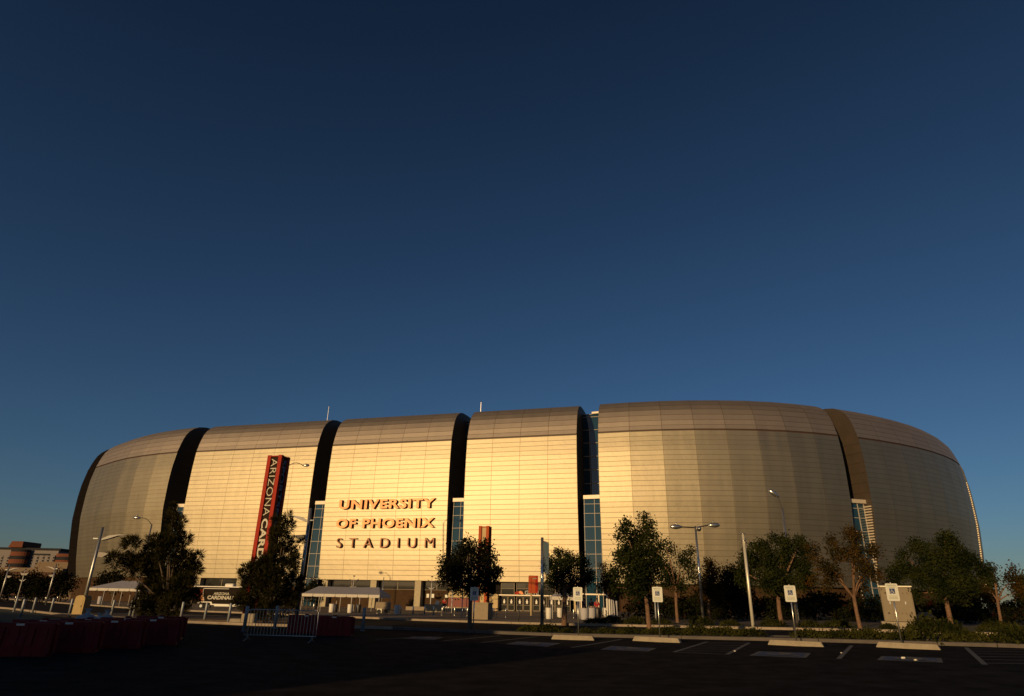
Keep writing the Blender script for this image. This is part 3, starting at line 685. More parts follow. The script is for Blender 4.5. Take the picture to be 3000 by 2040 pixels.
def wheel_stop(a, b, label):
    a = G(*a); b = G(*b); d = b-a; L = 1.83; c = (a+b)/2; rz = math.atan2(d.y, d.x)
    mb = MB(); n = L/2
    prof = [(-.10,0),(.10,0),(.10,.07),(.065,.15),(-.065,.15),(-.10,.07)]
    rings = []
    for x, s in ((-n,.93),(-n+.02,1),(n-.02,1),(n,.93)): rings.append([(x, y*s, z*s) for y, z in prof])
    vs = [v for r_ in rings for v in r_]; fs = [tuple(range(5,-1,-1)), tuple(range(18,24))]
    for i in range(3):
        for k in range(6): fs.append((i*6+k, i*6+(k+1)%6, (i+1)*6+(k+1)%6, (i+1)*6+k))
    # sloped ends like cast concrete stops
    vs = [(x*(1-.09*(z/.15)), y, z) for x, y, z in vs]
    o = mb.add(vs, fs).build('wheel_stop', 'concrete'); o.location = (c.x, c.y+.1, gz(c.x)); o.rotation_euler = (0,0,rz); o.scale = ((d.length/L), 1.15, 1.25)
    return tag(o, label, 'wheel stop', 'concrete wheel stops')
wheel_stop((1617,1874),(1743,1877),'concrete wheel stop nearest the entrance doors')
wheel_stop((1857,1879),(1997,1884),'concrete wheel stop in front of the tallest leafy tree')
wheel_stop((2254,1891),(2419,1896),'concrete wheel stop right of the tall bare pole')
wheel_stop((2573,1898),(2763,1905),'widest concrete wheel stop in front of the utility box')

# ------------------------------------------------------------ poles and lamps
def pole(name, base, top_px, r0, r1, label, cat, m='steel', y=None, group=None):
    b = G(*base) if y is None else Vector((D(base[0],base[1],y).x, y, gz(D(base[0],base[1],y).x)+.1)); t = D(top_px[0], top_px[1], b.y)
    rt = thing(name, label, cat, b, 0, group); h_ = t.z-b.z
    mb = MB(); mb.tube([(0,0,-.3),(0,0,h_*.5),(0,0,h_)], [r0,(r0+r1)/2,r1], 14); mb.build('pole', m, rt, smooth=True)
    mb = MB(); mb.bbox(-r0*2.1,r0*2.1,-r0*2.1,r0*2.1,0,.06); mb.build('base_plate', m, rt)
    return rt, h_
rt, h_ = pole('bare_pole', (2210,1868), (2173,1565), .08, .07, 'tall bare steel pole leaning slightly with a threaded top', 'pole', 'pale pole')
mb = MB(); mb.tube([(0,0,h_-.35),(0,0,h_-.3)], .125, 14); mb.tube([(0,0,h_-.02),(0,0,h_+.03)], .112, 14); mb.build('collar', 'steel', rt, smooth=True)
rt, h_ = pole('banner_pole', (1588,1842), (1585,1575), .11, .095, 'steel pole carrying a long narrow dark banner before the entrance', 'pole')
mb = MB(); mb.poly([(.1,0,h_-.25),(.42,-.25,h_-.38),(.42,-.25,h_-2.35),(.1,0,h_-2.2)], (.02,.03,0)); mb.build('banner', 'flag blue', rt)
mb = MB(); mb.tube([(0,0,h_-.22),(.44,-.26,h_-.34)], .02, 6); mb.tube([(0,0,h_-2.25),(.44,-.26,h_-2.4)], .02, 6); mb.build('banner_arm', 'dark metal', rt)
rt, h_ = pole('thin_pole', (1352,1815), (1357,1728), .05, .045, 'thin white pole with a pale foot left of the black tree', 'pole', 'white')
rt, h_ = pole('thin_pole', (1609,1800), (1612,1652), .05, .04, 'thin pole with leaf shaped arms behind the banner pole', 'pole', 'steel', y=80)
rt, h_ = pole('flag_pole', (1116,1790), (1119,1691), .06, .05, 'thin pole rising behind the right end of the long tent', 'pole', 'steel', y=95)
rt, h_ = pole('thin_pole', (2340,1824), (2326,1745), .08, .08, 'short blue grey post beside the parking sign under the broad green tree', 'pole', 'grey post')
rt, h_ = pole('thin_pole', (1923,1832), (1919,1745), .06, .06, 'short post with a pale foot left of the tallest parking sign', 'pole', 'grey post')
rt, h_ = pole('thin_pole', (1519,1828), (1521,1770), .04, .04, 'thin dark post in front of the entrance doors', 'pole', 'dark metal')
# cobra lamps
def lamp_head(mb, c, d, L=.85):
    c = Vector(c); d = Vector(d).normalized()
    mb.tube([c-d*.1, c+d*.15, c+d*L*.5, c+d*L*.85, c+d*L], [.05,.15,.2,.15,.04], 10)
    mb.tube([c+d*L*.4+Vector((0,0,.15)), c+d*L*.4+Vector((0,0,.32))], .035, 6)
def cobra(base_px, y, top, heads, label, m='steel', drop=0):
    b = Vector((D(base_px[0],base_px[1],y).x, y, 0)); b.z = gz(b.x)+.1; t = D(top[0], top[1], y); b.x = t.x
    rt = thing('street_lamp', label, 'street lamp', b); h_ = t.z-b.z
    mb = MB(); mb.tube([(0,0,-.3),(0,0,h_*.5),(0,0,h_)], [.11,.095,.08], 12); mb.build('pole', m, rt, smooth=True)
    for hx, hy, curve, dy in heads:
        e = D(hx, hy, y+dy)-b; mb = MB(); st = Vector((0,0,h_-.1)); pts = []
        for k in range(9):
            f = k/8; p = st.lerp(e, f); p.z += curve*math.sin(f*math.pi); pts.append(p)
        mb.tube(pts, [.045]*9, 8); mb.build('arm', 'dark metal', rt, smooth=True)
        mb = MB(); dd = (e-st); dd.z *= .15; lamp_head(mb, e, dd); mb.build('lamp_head', 'steel', rt, smooth=True)
    return rt
cobra((2055,1815), 51, (2037,1542), [(1995,1544,0,0),(2077,1539,0,0),(2045,1551,0,-1.5)], 'street lamp with three heads in front of the curved wall')
cobra((2335,1815), 51, (2291,1490), [(2279,1455,.05,0)], 'tall street lamp with one head on a bent arm over the broad green tree')
cobra((822,1790), 84, (834,1372), [(888,1364,.55,0)], 'street lamp whose curved arm reaches out from behind the tall red sign')
cobra((425,1795), 80, (445,1536), [(410,1518,.3,0)], 'street lamp with a silver head reaching left out of the big pine')
# blade lamps on square posts
def blade_lamp(base, y, top, side, label, sc=1.0, arms=2):
    b = Vector((D(base[0],base[1],y).x, y, 0)); b.z = gz(b.x)+(.13 if y > 60 else .02); t = D(top[0], top[1], y)
    rt = thing('blade_lamp', label, 'street lamp', b, 0, 'pole lamps with blade arms'); h_ = t.z-b.z
    mb = MB(); mb.tube([(0,0,-.2),(0,0,h_*.5),(0,0,h_)], [.13*sc,.12*sc,.10*sc], 12); mb.build('pole', 'galvanised', rt, smooth=True)
    s = side
    mb = MB(); z = h_-.85*sc
    mb.poly([(s*.1,0,z-.1),(s*.55*sc,0,z+.02),(s*1.3*sc,0,z+.28*sc),(s*1.9*sc,0,z+.30*sc),(s*1.3*sc,0,z+.36*sc),(s*.6*sc,0,z+.26*sc),(s*.1,0,z+.02)], (0,.35*sc,0)); mb.build('blade', 'white', rt)
    mb = MB(); mb.box(-s*.45*sc if s>0 else .1, -.1 if s>0 else .45*sc, -.1,.1, z-.02, z+.06); mb.build('counter_arm', 'grey post', rt)
    mb = MB(); z = h_-1.9*sc; mb.poly([(s*.1,0,z-.2*sc),(s*.5*sc,0,z-.25*sc),(s*.95*sc,0,z+.05*sc),(s*.1,0,z+.12*sc)], (0,.3*sc,0)); mb.build('luminaire', 'dark metal', rt)
    return rt
blade_lamp((240,1790), 50, (294,1545), 1, 'tall leaning looking pole lamp with a white blade left of the big pine')
blade_lamp((868,1805), 48, (903,1489), -1, 'tall shaded pole lamp with a blade arm left of the facade lettering', 1.05)
blade_lamp((133,1775), 88, (168,1652), -1, 'small sunlit pole lamp below the distant hotel', .75)
blade_lamp((-8,1780), 90, (14,1655), 1, 'pole lamp at the left edge of the photo', .75)
def leaf_lamp(base, y, top, label):
    b = Vector((D(base[0],base[1],y).x, y, 0)); b.z = gz(b.x)+.13; t = D(top[0], top[1], y)
    rt = thing('leaf_lamp', label, 'street lamp', b, 0, 'lamps with curved wing reflectors'); h_ = t.z-b.z
    mb = MB(); mb.tube([(0,0,0),(0,0,h_*.8)], .07, 8); mb.tube([(0,0,h_*.8),(0,0,h_)], .035, 6); mb.build('pole', 'white', rt, smooth=True)
    mb = MB(); z = h_*.86
    mb.poly([(-.65,0,z+.22),(-.3,0,z+.08),(.3,0,z+.08),(.65,0,z+.22),(.35,0,z-.2),(-.35,0,z-.2)], (0,.4,0)); mb.build('reflector', 'dark metal', rt)
    mb = MB(); mb.ball((0,.05,h_), (.18,.14,.08)); mb.build('cap', 'dark metal', rt)
    mb = MB(); mb.poly([(-.55,0,h_*.68),(-.1,0,h_*.62),(-.1,0,h_*.66)], (0,.2,0)); mb.poly([(.5,0,h_*.70),(.1,0,h_*.62),(.1,0,h_*.66)], (0,.2,0)); mb.build('wing', 'white', rt)
    return rt
leaf_lamp((1027,1790), 98, (1033,1688), 'wing shaped lamp rising behind the long white tent')
leaf_lamp((1260,1788), 98, (1267,1690), 'wing shaped lamp in front of the dark base wall left of the golden panel')
leaf_lamp((1323,1790), 84, (1330,1715), 'small dark wing lamp in front of the golden wall panel')
leaf_lamp((47,1765), 100, (62,1668), 'wing shaped lamp standing in front of the dark trees at far left')

# ------------------------------------------------------------ bollards
def bollard_proto(h_, r, m, label, group, name='bollard'):
    t = thing(name, label, 'bollard', (0,0,0), 0, group); mb = MB()
    mb.tube([(0,0,-.05),(0,0,h_-r*.6),(0,0,h_-r*.2),(0,0,h_)], [r,r,r*.8,r*.35], 12); mb.build('post', m, t, smooth=True)
    mb = MB(); mb.tube([(0,0,0),(0,0,.03)], r*1.5, 12); mb.build('foot_ring', m, t, smooth=True); return t
far = bollard_proto(.84, .07, 'steel', 'short shiny steel bollard', 'row of short steel bollards across the plaza')
first = True
bl = [((1,1760),'short bollard at the left edge of the photo, far row'),((22,1760.7),'second short bollard from the left edge, far row'),((43,1761.7),'third short bollard from the left edge, far row'),((65,1762.6),'fourth short bollard from the left edge, far row'),((86,1763),'fifth short bollard from the left, just left of the far pole lamp'),((131,1765),'short bollard just touching the far pole lamp'),((165,1766),'short bollard right of the far pole lamp, before the stadium end'),
 ((917,1795.7),'short bollard behind the right end of the crowd barrier'),((1043,1800),'short bollard beside the black bin under the long tent'),((1104,1802),'short bollard at the left corner of the generator'),((1139,1803),'short bollard at the right corner of the generator'),((1173,1804.6),'short bollard right of the white drum beside the generator'),((1209,1806.5),'short bollard before the pale block column'),((1243,1807),'short bollard at the left end of the draped table'),((1269,1807.8),'short bollard before the middle of the draped table'),((1294.6,1808),'short bollard at the right end of the draped table'),((1331,1809),'short bollard left of the thin white pole'),((1368.5,1810),'short bollard right beside the black tree trunk, left of it'),((1443,1812),'short bollard right of the planter box'),((1482,1813.6),'short bollard before the leftmost entrance doors'),((1520,1815),'short bollard before the middle entrance doors'),((1681,1817),'short bollard between the olive tree and its parking sign'),((1808,1806),'short bollard right of the stacked panels')]
for p, lb in bl:
    b = G(*p); b.z += .13 if b.y > K2(b.x) else 0
    dy = D(p[0], p[1], b.y)
    if first: far.location = b; far['label'] = lb; first = False
    else: dup(far, b, label=lb)
near = bollard_proto(1.15, .085, 'grey post', 'tall grey bollard', 'tall grey bollards along the near kerb')
nb = [((40,1793),'sunlit tall bollard nearest the left edge'),((94.5,1795),'sunlit tall bollard, second from the left edge'),((147,1798),'sunlit tall bollard, third from the left edge'),((202,1800.6),'sunlit tall bollard touching the yellow cabinet'),((325,1806),'tall bollard behind the plastic bags'),((378,1809),'tall bollard left of the big pine, right of the bags'),((528,1818),'tall bollard right of the big pine base'),((598,1821),'tall shaded bollard in front of the trailer wheels'),((668,1824.6),'tall sunlit bollard in front of the trailer end'),((714,1850),'tall dark bollard at the left end of the crowd barrier'),((804,1842),'tall dark bollard behind the middle of the crowd barrier'),((1062,1849),'tall dark bollard right of the red barriers'),((58,1812),'dark shaded tall bollard just behind the leftmost red barrier'),((388,1812),'dark shaded tall bollard behind the red barriers left of the pine')]
first = True
for p, lb in nb:
    b = G(*p)
    if first: near.location = b; near['label'] = lb; first = False
    else: dup(near, b, label=lb)

# ------------------------------------------------------------ tall sign pylon
def pylon(loc, w, d, h_, label, front, side, panelm, red, letm, z0=0, fw=.24, name='sign_pylon'):
    t = thing(name, label, 'sign', loc, FROT)
    mb = MB()
    for x in (-w/2, w/2-w*fw):
        for y in (0, d-w*fw): mb.box(x, x+w*fw, y, y+w*fw, z0, h_)
    mb.box(-w/2+.02, w/2-.02, .02, d-.02, h_-.12, h_-.04); mb.build('frame', red, t)
    mb = MB(); mb.box(-w/2+w*fw, w/2-w*fw, .12, d-.12, z0, h_-.12); mb.box(-w/2+.14, w/2-.14, w*fw, d-w*fw, z0, h_-.13); mb.build('panel', panelm, t)
    for body, x0, wd, zt, ln, bold in front:
        text('lettering', body, ln, wd, .06, letm, t, (x0, .12, zt), (0,0,-1), (1,0,0), bold=bold, space=1.05)
    for body, y0, wd, zt, ln, bold in side:
        text('lettering', body, ln, wd, .06, 'sign grey', t, (w/2-.14, y0, zt), (0,0,-1), (0,1,0), bold=bold, space=1.05)
    return t
pb = D(738,1805,52.5); ptop = D(797,1337,52.5).z
pylon((pb.x, 52, .13), 1.34, 1.2, ptop-.13, 'tall red and black pylon with white letters running down it', [('ARIZONA', -.28, .56, ptop-.42, 4.55, -.012),('CARDINALS', -.28, .56, ptop-5.2, 6.0, .03)], [("SPORTSMAN'S PARK", .33, .56, ptop-.42, 10.2, .03)], 'sign black', 'sign red', 'sign white')
p2 = G(1408,1820); p2t = D(1417,1541,p2.y).z
t2 = pylon((p2.x, p2.y, p2.z+.13), .95, .85, p2t-p2.z-.13, 'short orange pylon with a golden centre on a square stone planter', [], [], 'gold wall', 'sign orange', 'stucco', 1.2, .27)
mb = MB(); mb.box(-.68,.68,-.3,1.1,-.1,1.3); mb.build('planter_box', 'planter', t2)
mb = MB(); mb.box(-.72,.72,-.34,-.3,-.1,.08); mb.box(-.72,.72,-.34,-.3,1.2,1.34); mb.box(-.72,-.58,-.34,-.3,.08,1.2); mb.box(.58,.72,-.34,-.3,.08,1.2); mb.box(.68,.74,-.34,1.14,1.2,1.34); mb.build('planter_trim', 'planter', t2)
rt, h_ = pole('box_sign', (1556,1808), (1558,1738), .1, .1, 'orange box sign on a pale post in front of the doors', 'sign', 'gold wall')
k_ = F_PX/rt.location.y
mb = MB(); mb.bbox(-.32,.72,-.2,.35,h_-.02,h_+1.85,.03); mb.build('sign_box', 'sign orange', rt)
mb = MB(); mb.box(.45,.74,-.22,-.2,h_+.1,h_+1.8); mb.box(-.05,-.01,-.22,-.2,h_+.1,h_+1.6); mb.build('trim_strip', 'sign red', rt)
mb = MB(); mb.poly([(.12,-.215,h_+1.45),(.6,-.215,h_+1.5),(.55,-.215,h_+1.62),(.1,-.215,h_+1.55)], (0,-.02,0)); mb.build('marking', 'stucco', rt)

# ------------------------------------------------------------ tents
def tent(x0, x1, y0, y1, ez, rz_, ridge, label, posts, hip=.16, name='canopy_tent'):
    t = thing(name, label, 'tent', ((x0+x1)/2, y0, .13)); hx = (x1-x0)/2; dpt = y1-y0; mb = MB(); ez -= .13; rz_ -= .13
    rh = ridge/2; ym = dpt/2; sag = .0
    # roof slopes, slightly sagging between bays
    n = 8; fr = []; rg = []; bk = []
    for k in range(n+1):
        f = k/n; fr.append((-hx+2*hx*f, 0, ez)); rg.append((-rh+2*rh*f, ym, rz_-.04*math.sin(f*math.pi))); bk.append((-hx+2*hx*f, dpt, ez))
        if 0 < k < n: pass
    for k in range(n):
        mb.add([fr[k],fr[k+1],rg[k+1],rg[k]], [(0,1,2,3)]); mb.add([rg[k],rg[k+1],bk[k+1],bk[k]], [(0,1,2,3)])
    mb.add([fr[0],rg[0],bk[0]], [(0,1,2)]); mb.add([fr[-1],bk[-1],rg[-1]], [(0,1,2)])
    mb.build('canopy', 'canvas', t)
    mb = MB()                                            # scalloped valance
    def val(a, b):
        a = Vector(a); b = Vector(b); L = (b-a).length; m_ = max(2, int(L/1.2))
        for k in range(m_):
            p, q = a.lerp(b, k/m_), a.lerp(b, (k+.97)/m_); e = (q-p)*.12; dz = Vector((0,0,-.30))
            mb.add([p, q, q+dz*.85, q-e+dz, p+e+dz, p+dz*.85], [(0,5,4,3,2,1)])
    val((-hx,-.01,ez),(hx,-.01,ez)); val((hx+.01,0,ez),(hx+.01,dpt,ez)); val((-hx-.01,dpt,ez),(-hx-.01,0,ez)); mb.build('valance', 'valance', t)
    for k in range(posts):
        f = k/(posts-1)
        for y in (0.04, dpt-.04):
            mb = MB(); x = -hx+.06+(2*hx-.12)*f; mb.tube([(x,y,-.05),(x,y,ez)], .04, 6); mb.build('pole', 'white', t, smooth=True)
    return t
a = D(885,1740,76); b = D(1113,1745,76); tent(a.x, b.x, 76, 83, b.z+.05, D(1000,1719,79.5).z, (b.x-a.x)-1.6, 'long white event tent in front of the lettered facade', 5)
a = D(1617,1749,64); b = D(1700,1751,64); tent(a.x, b.x, 64, 67.4, b.z+.05, D(1668,1724,65.7).z, .1, 'small white canopy tent behind the olive tree', 2)
a = D(255,1722,84); b = D(412,1727,84); tent(a.x, b.x, 84, 90, b.z+.05, D(330,1701,87).z, (b.x-a.x)-4.8, 'white tent at the left behind the yellow cabinet', 4)

# ------------------------------------------------------------ plaza clutter
def drum(loc, r, h_, label, m='plastic white', cat='bin'):
    t = thing('drum', label, cat, loc, 0, 'drums and bins on the plaza'); mb = MB()
    mb.tube([(0,0,0),(0,0,.05),(0,0,h_*.5),(0,0,h_*.94),(0,0,h_)], [r*.86,r*.92,r,r*1.04,r*.98], 14); mb.build('body', m, t, smooth=True)
    mb = MB(); mb.tube([(0,0,h_-.06),(0,0,h_-.01)], [r*1.08,r*1.08], 14); mb.build('rim', m, t, smooth=True); return t
for (px, py), r, h_, lb, m in [((970,1798.5),.29,.85,'white drum under the long tent, left of the tent middle','plastic white'),((981,1797),.25,.8,'dark bin right behind the white drum under the long tent','dark metal'),((1024,1800),.28,.85,'white drum beside the black bin under the long tent','plastic white'),((1049,1798.5),.26,.82,'black bin under the long tent','dark metal'),((1161.6,1804.6),.28,.9,'white drum right of the generator','plastic white'),((1608,1818.5),.29,.95,'white drum right of the banner pole','plastic white'),((1640,1814),.28,.9,'white wrapped drum under the small canopy tent','plastic white'),((1713,1821),.37,.95,'blue grey shaded drum right of the olive tree','canvas'),((1735,1818),.35,.95,'grey drum with a bright spot, middle of the shaded drums','canvas'),((1752,1816),.3,.9,'dark drum at the right of the shaded drums','dark metal'),((1775,1814),.3,.9,'pale narrow drum left of the stacked panels','plastic white'),((290,1773),.32,1.0,'pale drum under the tent at the left','canvas')]:
    b = G(px, py); b.z = gz(b.x)+.13; drum(b, r, h_, lb, m)
g = G(1121,1803); t = thing('generator', 'towable grey generator at the right end of the long tent', 'generator', (g.x,g.y,.13)); mb = MB(); mb.bbox(-.75,.7,-.4,.4,.45,1.15,.06); mb.build('housing', 'planter', t)
mb = MB(); mb.bbox(-.55,-.05,-.42,-.3,.1,.5,.02); mb.build('fuel_box', 'bright plastic', t)
for x in (-.35,.35):
    mb = MB(); mb.tube([(x,-.45,.22),(x,-.3,.22)], .22, 12); mb.build('wheel', 'tyre', t)
mb = MB(); mb.box(-.6,.75,-.36,.36,.35,.45); mb.tube([(.7,0,.4),(1.2,0,.3)], .04, 6); mb.build('chassis', 'dark metal', t)
g = G(1270,1797); t = thing('draped_table', 'long table with a grey cloth to the ground before the dark base wall', 'table', (g.x,g.y,.13)); mb = MB()
vs = []; n = 40; w2, d2 = 1.15, .38
for z, s in ((.92,1),(.9,1.01),(.45,1.03),(.02,1.05)):
    for k in range(n):
        f = k/n*4; e = int(f); u = f-e; x, y = [(-w2+2*w2*u,-d2),(w2,-d2+2*d2*u),(w2-2*w2*u,d2),(-w2,d2-2*d2*u)][e]; wv = 1+(.03*math.sin(k*2.4))*(1 if z < .9 else 0); vs.append((x*s*wv, y*s*(1+(.1*math.sin(k*1.9)) if z < .9 else 1), z))
fs = [tuple(range(n))]+[(i*n+k, (i+1)*n+k, (i+1)*n+(k+1)%n, i*n+(k+1)%n) for i in range(3) for k in range(n)]
mb.add(vs, fs).build('cloth', 'cloth', t)
mb = MB(); mb.bbox(-.22,.22,-.2,.2,0,.42,.05); o = mb.build('cool_box', 'bright plastic'); o.location = (g.x+.42,g.y,1.051); tag(o, 'bright white cool box standing on the draped table', 'cool box')
# bike racks / folded barricades, seat wall
def rack(loc, rz, label):
    t = thing('bike_rack', label, 'bike rack', loc, rz, 'small metal racks on the plaza'); 
    for k in range(3):
        mb = MB(); x = k*.28-.28; mb.tube([(x,0,0),(x,0,.7),(x+.05,.0,.8),(x+.2,0,.8),(x+.25,0,.7),(x+.25,0,0)], .02, 6); mb.build('hoop', 'steel', t, smooth=True)
    mb = MB(); mb.box(-.4,.6,-.04,.04,0,.03); mb.build('rail', 'steel', t); return t
for p, lb in (((1362,1812),'metal rack left of the black tree trunk'),((1440,1812.5),'metal rack right of the planter box'),((1305,1800),'metal rack at the right end of the draped table')):
    b = G(*p); b.z += .13; rack(b, .4, lb)
mb = MB(); mb.bbox(-6,6,-.25,.25,0,.5,.03); o = mb.build('seat_wall', 'planter'); q = FP(59.5,0,13); o.location = (q.x,q.y,.13); o.rotation_euler = (0,0,FROT); tag(o, 'low concrete seat wall behind the orange pylon', 'wall')
t = thing('panel_stack', 'upright stack of pale folded panels right of the shaded drums', 'stack', tuple(G(1787,1816)+Vector((0,0,.13))), -.2)
for k in range(5):
    mb = MB(); mb.bbox(-.28+k*.22,-.28+k*.22+.16,-.5,.5,0,1.75-.05*k,.03); mb.build('panel', 'plastic white' if k < 2 else 'canvas', t)
# steel fence behind the hedges
ft = thing('steel_fence', 'low steel railing running behind the trees at right', 'fence', (0,0,0)); mb = MB(); mp_ = []
x = 13.5
while x < 46:
    y = 70-(x-13.5)*.22; z = gz(x)+.1; mb.tube([(x,y,z),(x,y,z+1.1)], .018, 4); mp_.append((x,y,z+1.1)); x += .2
mb.build('pickets', 'galvanised', ft); mb = MB(); mb.tube(mp_, .03, 5); mb.tube([(a,b,c-.95) for a,b,c in mp_], .025, 5); mb.build('rail', 'galvanised', ft)
for k in range(0, len(mp_), 12):
    a, b, c = mp_[k]; mb = MB(); mb.box(a-.05,a+.05,b-.05,b+.05,c-1.15,c+.12); mb.build('post', 'galvanised', ft)

# utility box
q = D(2645,1822,40.5); t = thing('utility_box', 'large tan electrical box with double doors on a concrete pad', 'utility box', (q.x-.1, 40.5, q.z), math.radians(-27))
W2, H2 = .83, 1.92
mb = MB(); mb.bbox(-W2,W2,0,.9,.02,H2,.03); mb.build('cabinet', 'box green', t)
mb = MB(); mb.bbox(-W2-.06,W2+.06,-.06,.96,H2,H2+.06,.02); mb.build('lid', 'bright plastic', t)
for x0, x1 in ((-W2+.06,-.3),(-.27,W2-.06)):
    mb = MB(); mb.bbox(x0,x1,-.035,0,.12,H2-.08,.012); d_ = mb.build('door', 'box green', t)
    xh = x1-.12 if x0 < -.5 else x0+.65
    mb = MB(); mb.box(xh,xh+.06,-.09,-.035,.95,1.1); mb.build('handle', 'grey post', d_)
    mb = MB()
    for zz in (.4, H2-.4):
        for k in range(4): xx = x0+.2+(x1-x0-.4)*k/3; mb.box(xx-.03,xx+.03,-.05,-.034,zz,zz+.1)
    mb.build('vent', 'tan wall', d_)
mb = MB(); mb.bbox(-W2-.2,W2+.35,-.35,1.2,-.5,0,.03); mb.build('pad', 'concrete', t)
mb = MB(); mb.ball((0,0,.25), (.7,.5,.5), 10, 7, 0, .12); o = mb.build('boulder', 'rock'); q = D(2713,1822,50); o.location = (q.x,50,q.z-.1); tag(o, 'brown boulder right of the utility box', 'boulder')

# trailer
q = G(628,1786); t = thing('trailer', 'black event trailer with white team lettering and an orange beaked logo', 'trailer', (q.x, q.y, .0), math.radians(-4))
Lx = 3.0
mb = MB(); mb.bbox(-Lx,Lx,0,2.3,.62,2.5,.05); mb.build('body', 'trailer black', t)
mb = MB(); mb.box(-Lx-.05,Lx+.05,-.04,2.34,2.5,2.6); mb.box(-1.75,1.4,-.03,-.005,2.3,2.35); mb.box(-.6,Lx,-.04,-.005,.5,.62); mb.box(-.1,Lx-.3,-.05,-.005,.36,.5); mb.build('trim', 'plastic white', t)
mb = MB(); mb.bbox(.5,1.6,.5,1.4,2.6,2.95,.1); mb.build('roof_unit', 'plastic white', t)
for x in (-1.75,-.95):
    mb = MB(); mb.tube([(x,-.02,.36),(x,.2,.36)], .36, 18); wh = mb.build('wheel', 'tyre', t); mb = MB(); mb.tube([(x,-.04,.36),(x,0,.36)], .17, 12); mb.build('rim', 'grey post', wh)
mb = MB(); mb.poly([(-2.25,-.03,.62),(-2.2,-.03,.85),(-.5,-.03,.85),(-.4,-.03,.62),(-.55,-.03,.62),(-.75,-.03,.76),(-1.9,-.03,.76),(-2.1,-.03,.62)], (0,.02,0)); mb.build('fender', 'plastic white', t)
text('lettering', 'ARIZONA', 1.95, .30, .01, 'sign white', t, (-.42,-.005,1.62), (1,0,0), (0,0,1), bold=.012)
text('lettering', 'CARDINALS', 3.35, .42, .01, 'sign white', t, (-1.12,-.005,1.12), (1,0,0), (0,0,1), bold=.03)
mb = MB()
mb.poly([(-2.95,-.012,2.2),(-1.9,-.012,2.2),(-1.8,-.012,1.75),(-2.0,-.012,1.45),(-2.95,-.012,1.6)], (0,.01,0), 0)
mb.poly([(-2.2,-.022,1.2),(-1.8,-.022,1.62),(-1.6,-.022,1.2),(-1.58,-.022,.95),(-1.9,-.022,1.08),(-2.25,-.022,1.15)], (0,.01,0), 1)
mb.poly([(-2.3,-.022,1.08),(-1.85,-.022,1.0),(-1.62,-.022,.88),(-2.0,-.022,.84)], (0,.01,0), 1)
pts = [(-2.75,1.75),(-2.6,1.52),(-2.4,1.42),(-2.2,1.52),(-2.05,1.7)]
for (a_, b_), (c_, d_) in zip(pts, pts[1:]): mb.poly([(a_,-.03,b_),(c_,-.03,d_),(c_,-.03,d_-.08),(a_,-.03,b_-.08)], (0,.01,0), 2)
pts = [(-1.78,2.3),(-1.76,1.75),(-1.6,1.35),(-1.5,1.0),(-1.55,.82)]
for (a_, b_), (c_, d_) in zip(pts, pts[1:]): mb.poly([(a_-.04,-.03,b_),(a_+.04,-.03,b_),(c_+.04,-.03,d_),(c_-.04,-.03,d_)], (0,.01,0), 2)
mb.build('logo', ['sign red','beak orange','sign white'], t)

# yellow cabinet, concrete block, bags
q = G(222,1806); t = thing('control_cabinet', 'yellow ochre cabinet with a rounded top at the foot of the leaning lamp', 'cabinet', q, -.2)
mb = MB(); pts = [(-.42,0,0),(.42,0,0),(.42,0,1.15)]+[(.42-.25+.25*math.cos(a),0,1.15+.25*math.sin(a)) for a in (0.5,1.0,1.5)]+[(-.15,0,1.4),(-.36,0,1.32),(-.42,0,1.15)]
mb.poly(pts, (0,.6,0)); mb.build('body', 'cabinet yellow', t)
mb = MB(); mb.box(-.34,.3,-.015,0,.15,1.1); mb.build('door', 'cabinet yellow', t)
mb = MB(); mb.box(.22,.26,-.04,-.015,.6,.75); mb.build('handle', 'dark metal', t)
q = G(728,1829); mb = MB(); mb.bbox(-.4,.4,-.3,.3,0,.6,.04); mb.bbox(-1.1,-.4,-.25,.3,0,.3,.04); o = mb.build('concrete_block', 'concrete'); o.location = q; tag(o, 'stepped concrete block behind the crowd barrier', 'block')
def bag(loc, r, label, seed):
    rng = random.Random(seed); mb = MB(); n = 14
    prof = [(0,.75),(.12,1.0),(.35,1.08),(.6,.9),(.8,.5),(.88,.16),(.95,.10),(1.06,.22)]
    vs = []
    for z, s in prof:
        for k in range(n):
            a = 2*math.pi*k/n; q_ = s*(1+rng.uniform(-.1,.1)); vs.append((r*q_*math.cos(a), r*q_*math.sin(a)*.85, z*r*1.7))
    fs = [(i*n+k, i*n+(k+1)%n, (i+1)*n+(k+1)%n, (i+1)*n+k) for i in range(len(prof)-1) for k in range(n)]+[tuple(range(n-1,-1,-1))]
    o = mb.add(vs, fs).build('plastic_bag', 'bag', smooth=True); o.location = loc; return tag(o, label, 'bag', 'plastic bags behind the red barriers')
for i, (px, top, r, lb) in enumerate([(262,1781,.60,'stained plastic bag with a greenish top, leftmost of the bags'),(296,1791,.52,'pale slumped plastic bag in the middle of the bags'),(318,1782,.58,'knotted white plastic bag at the right of the bags')]):
    q = D(px, top, 24.5); bag((q.x, 24.5, 0), r, lb, i); 
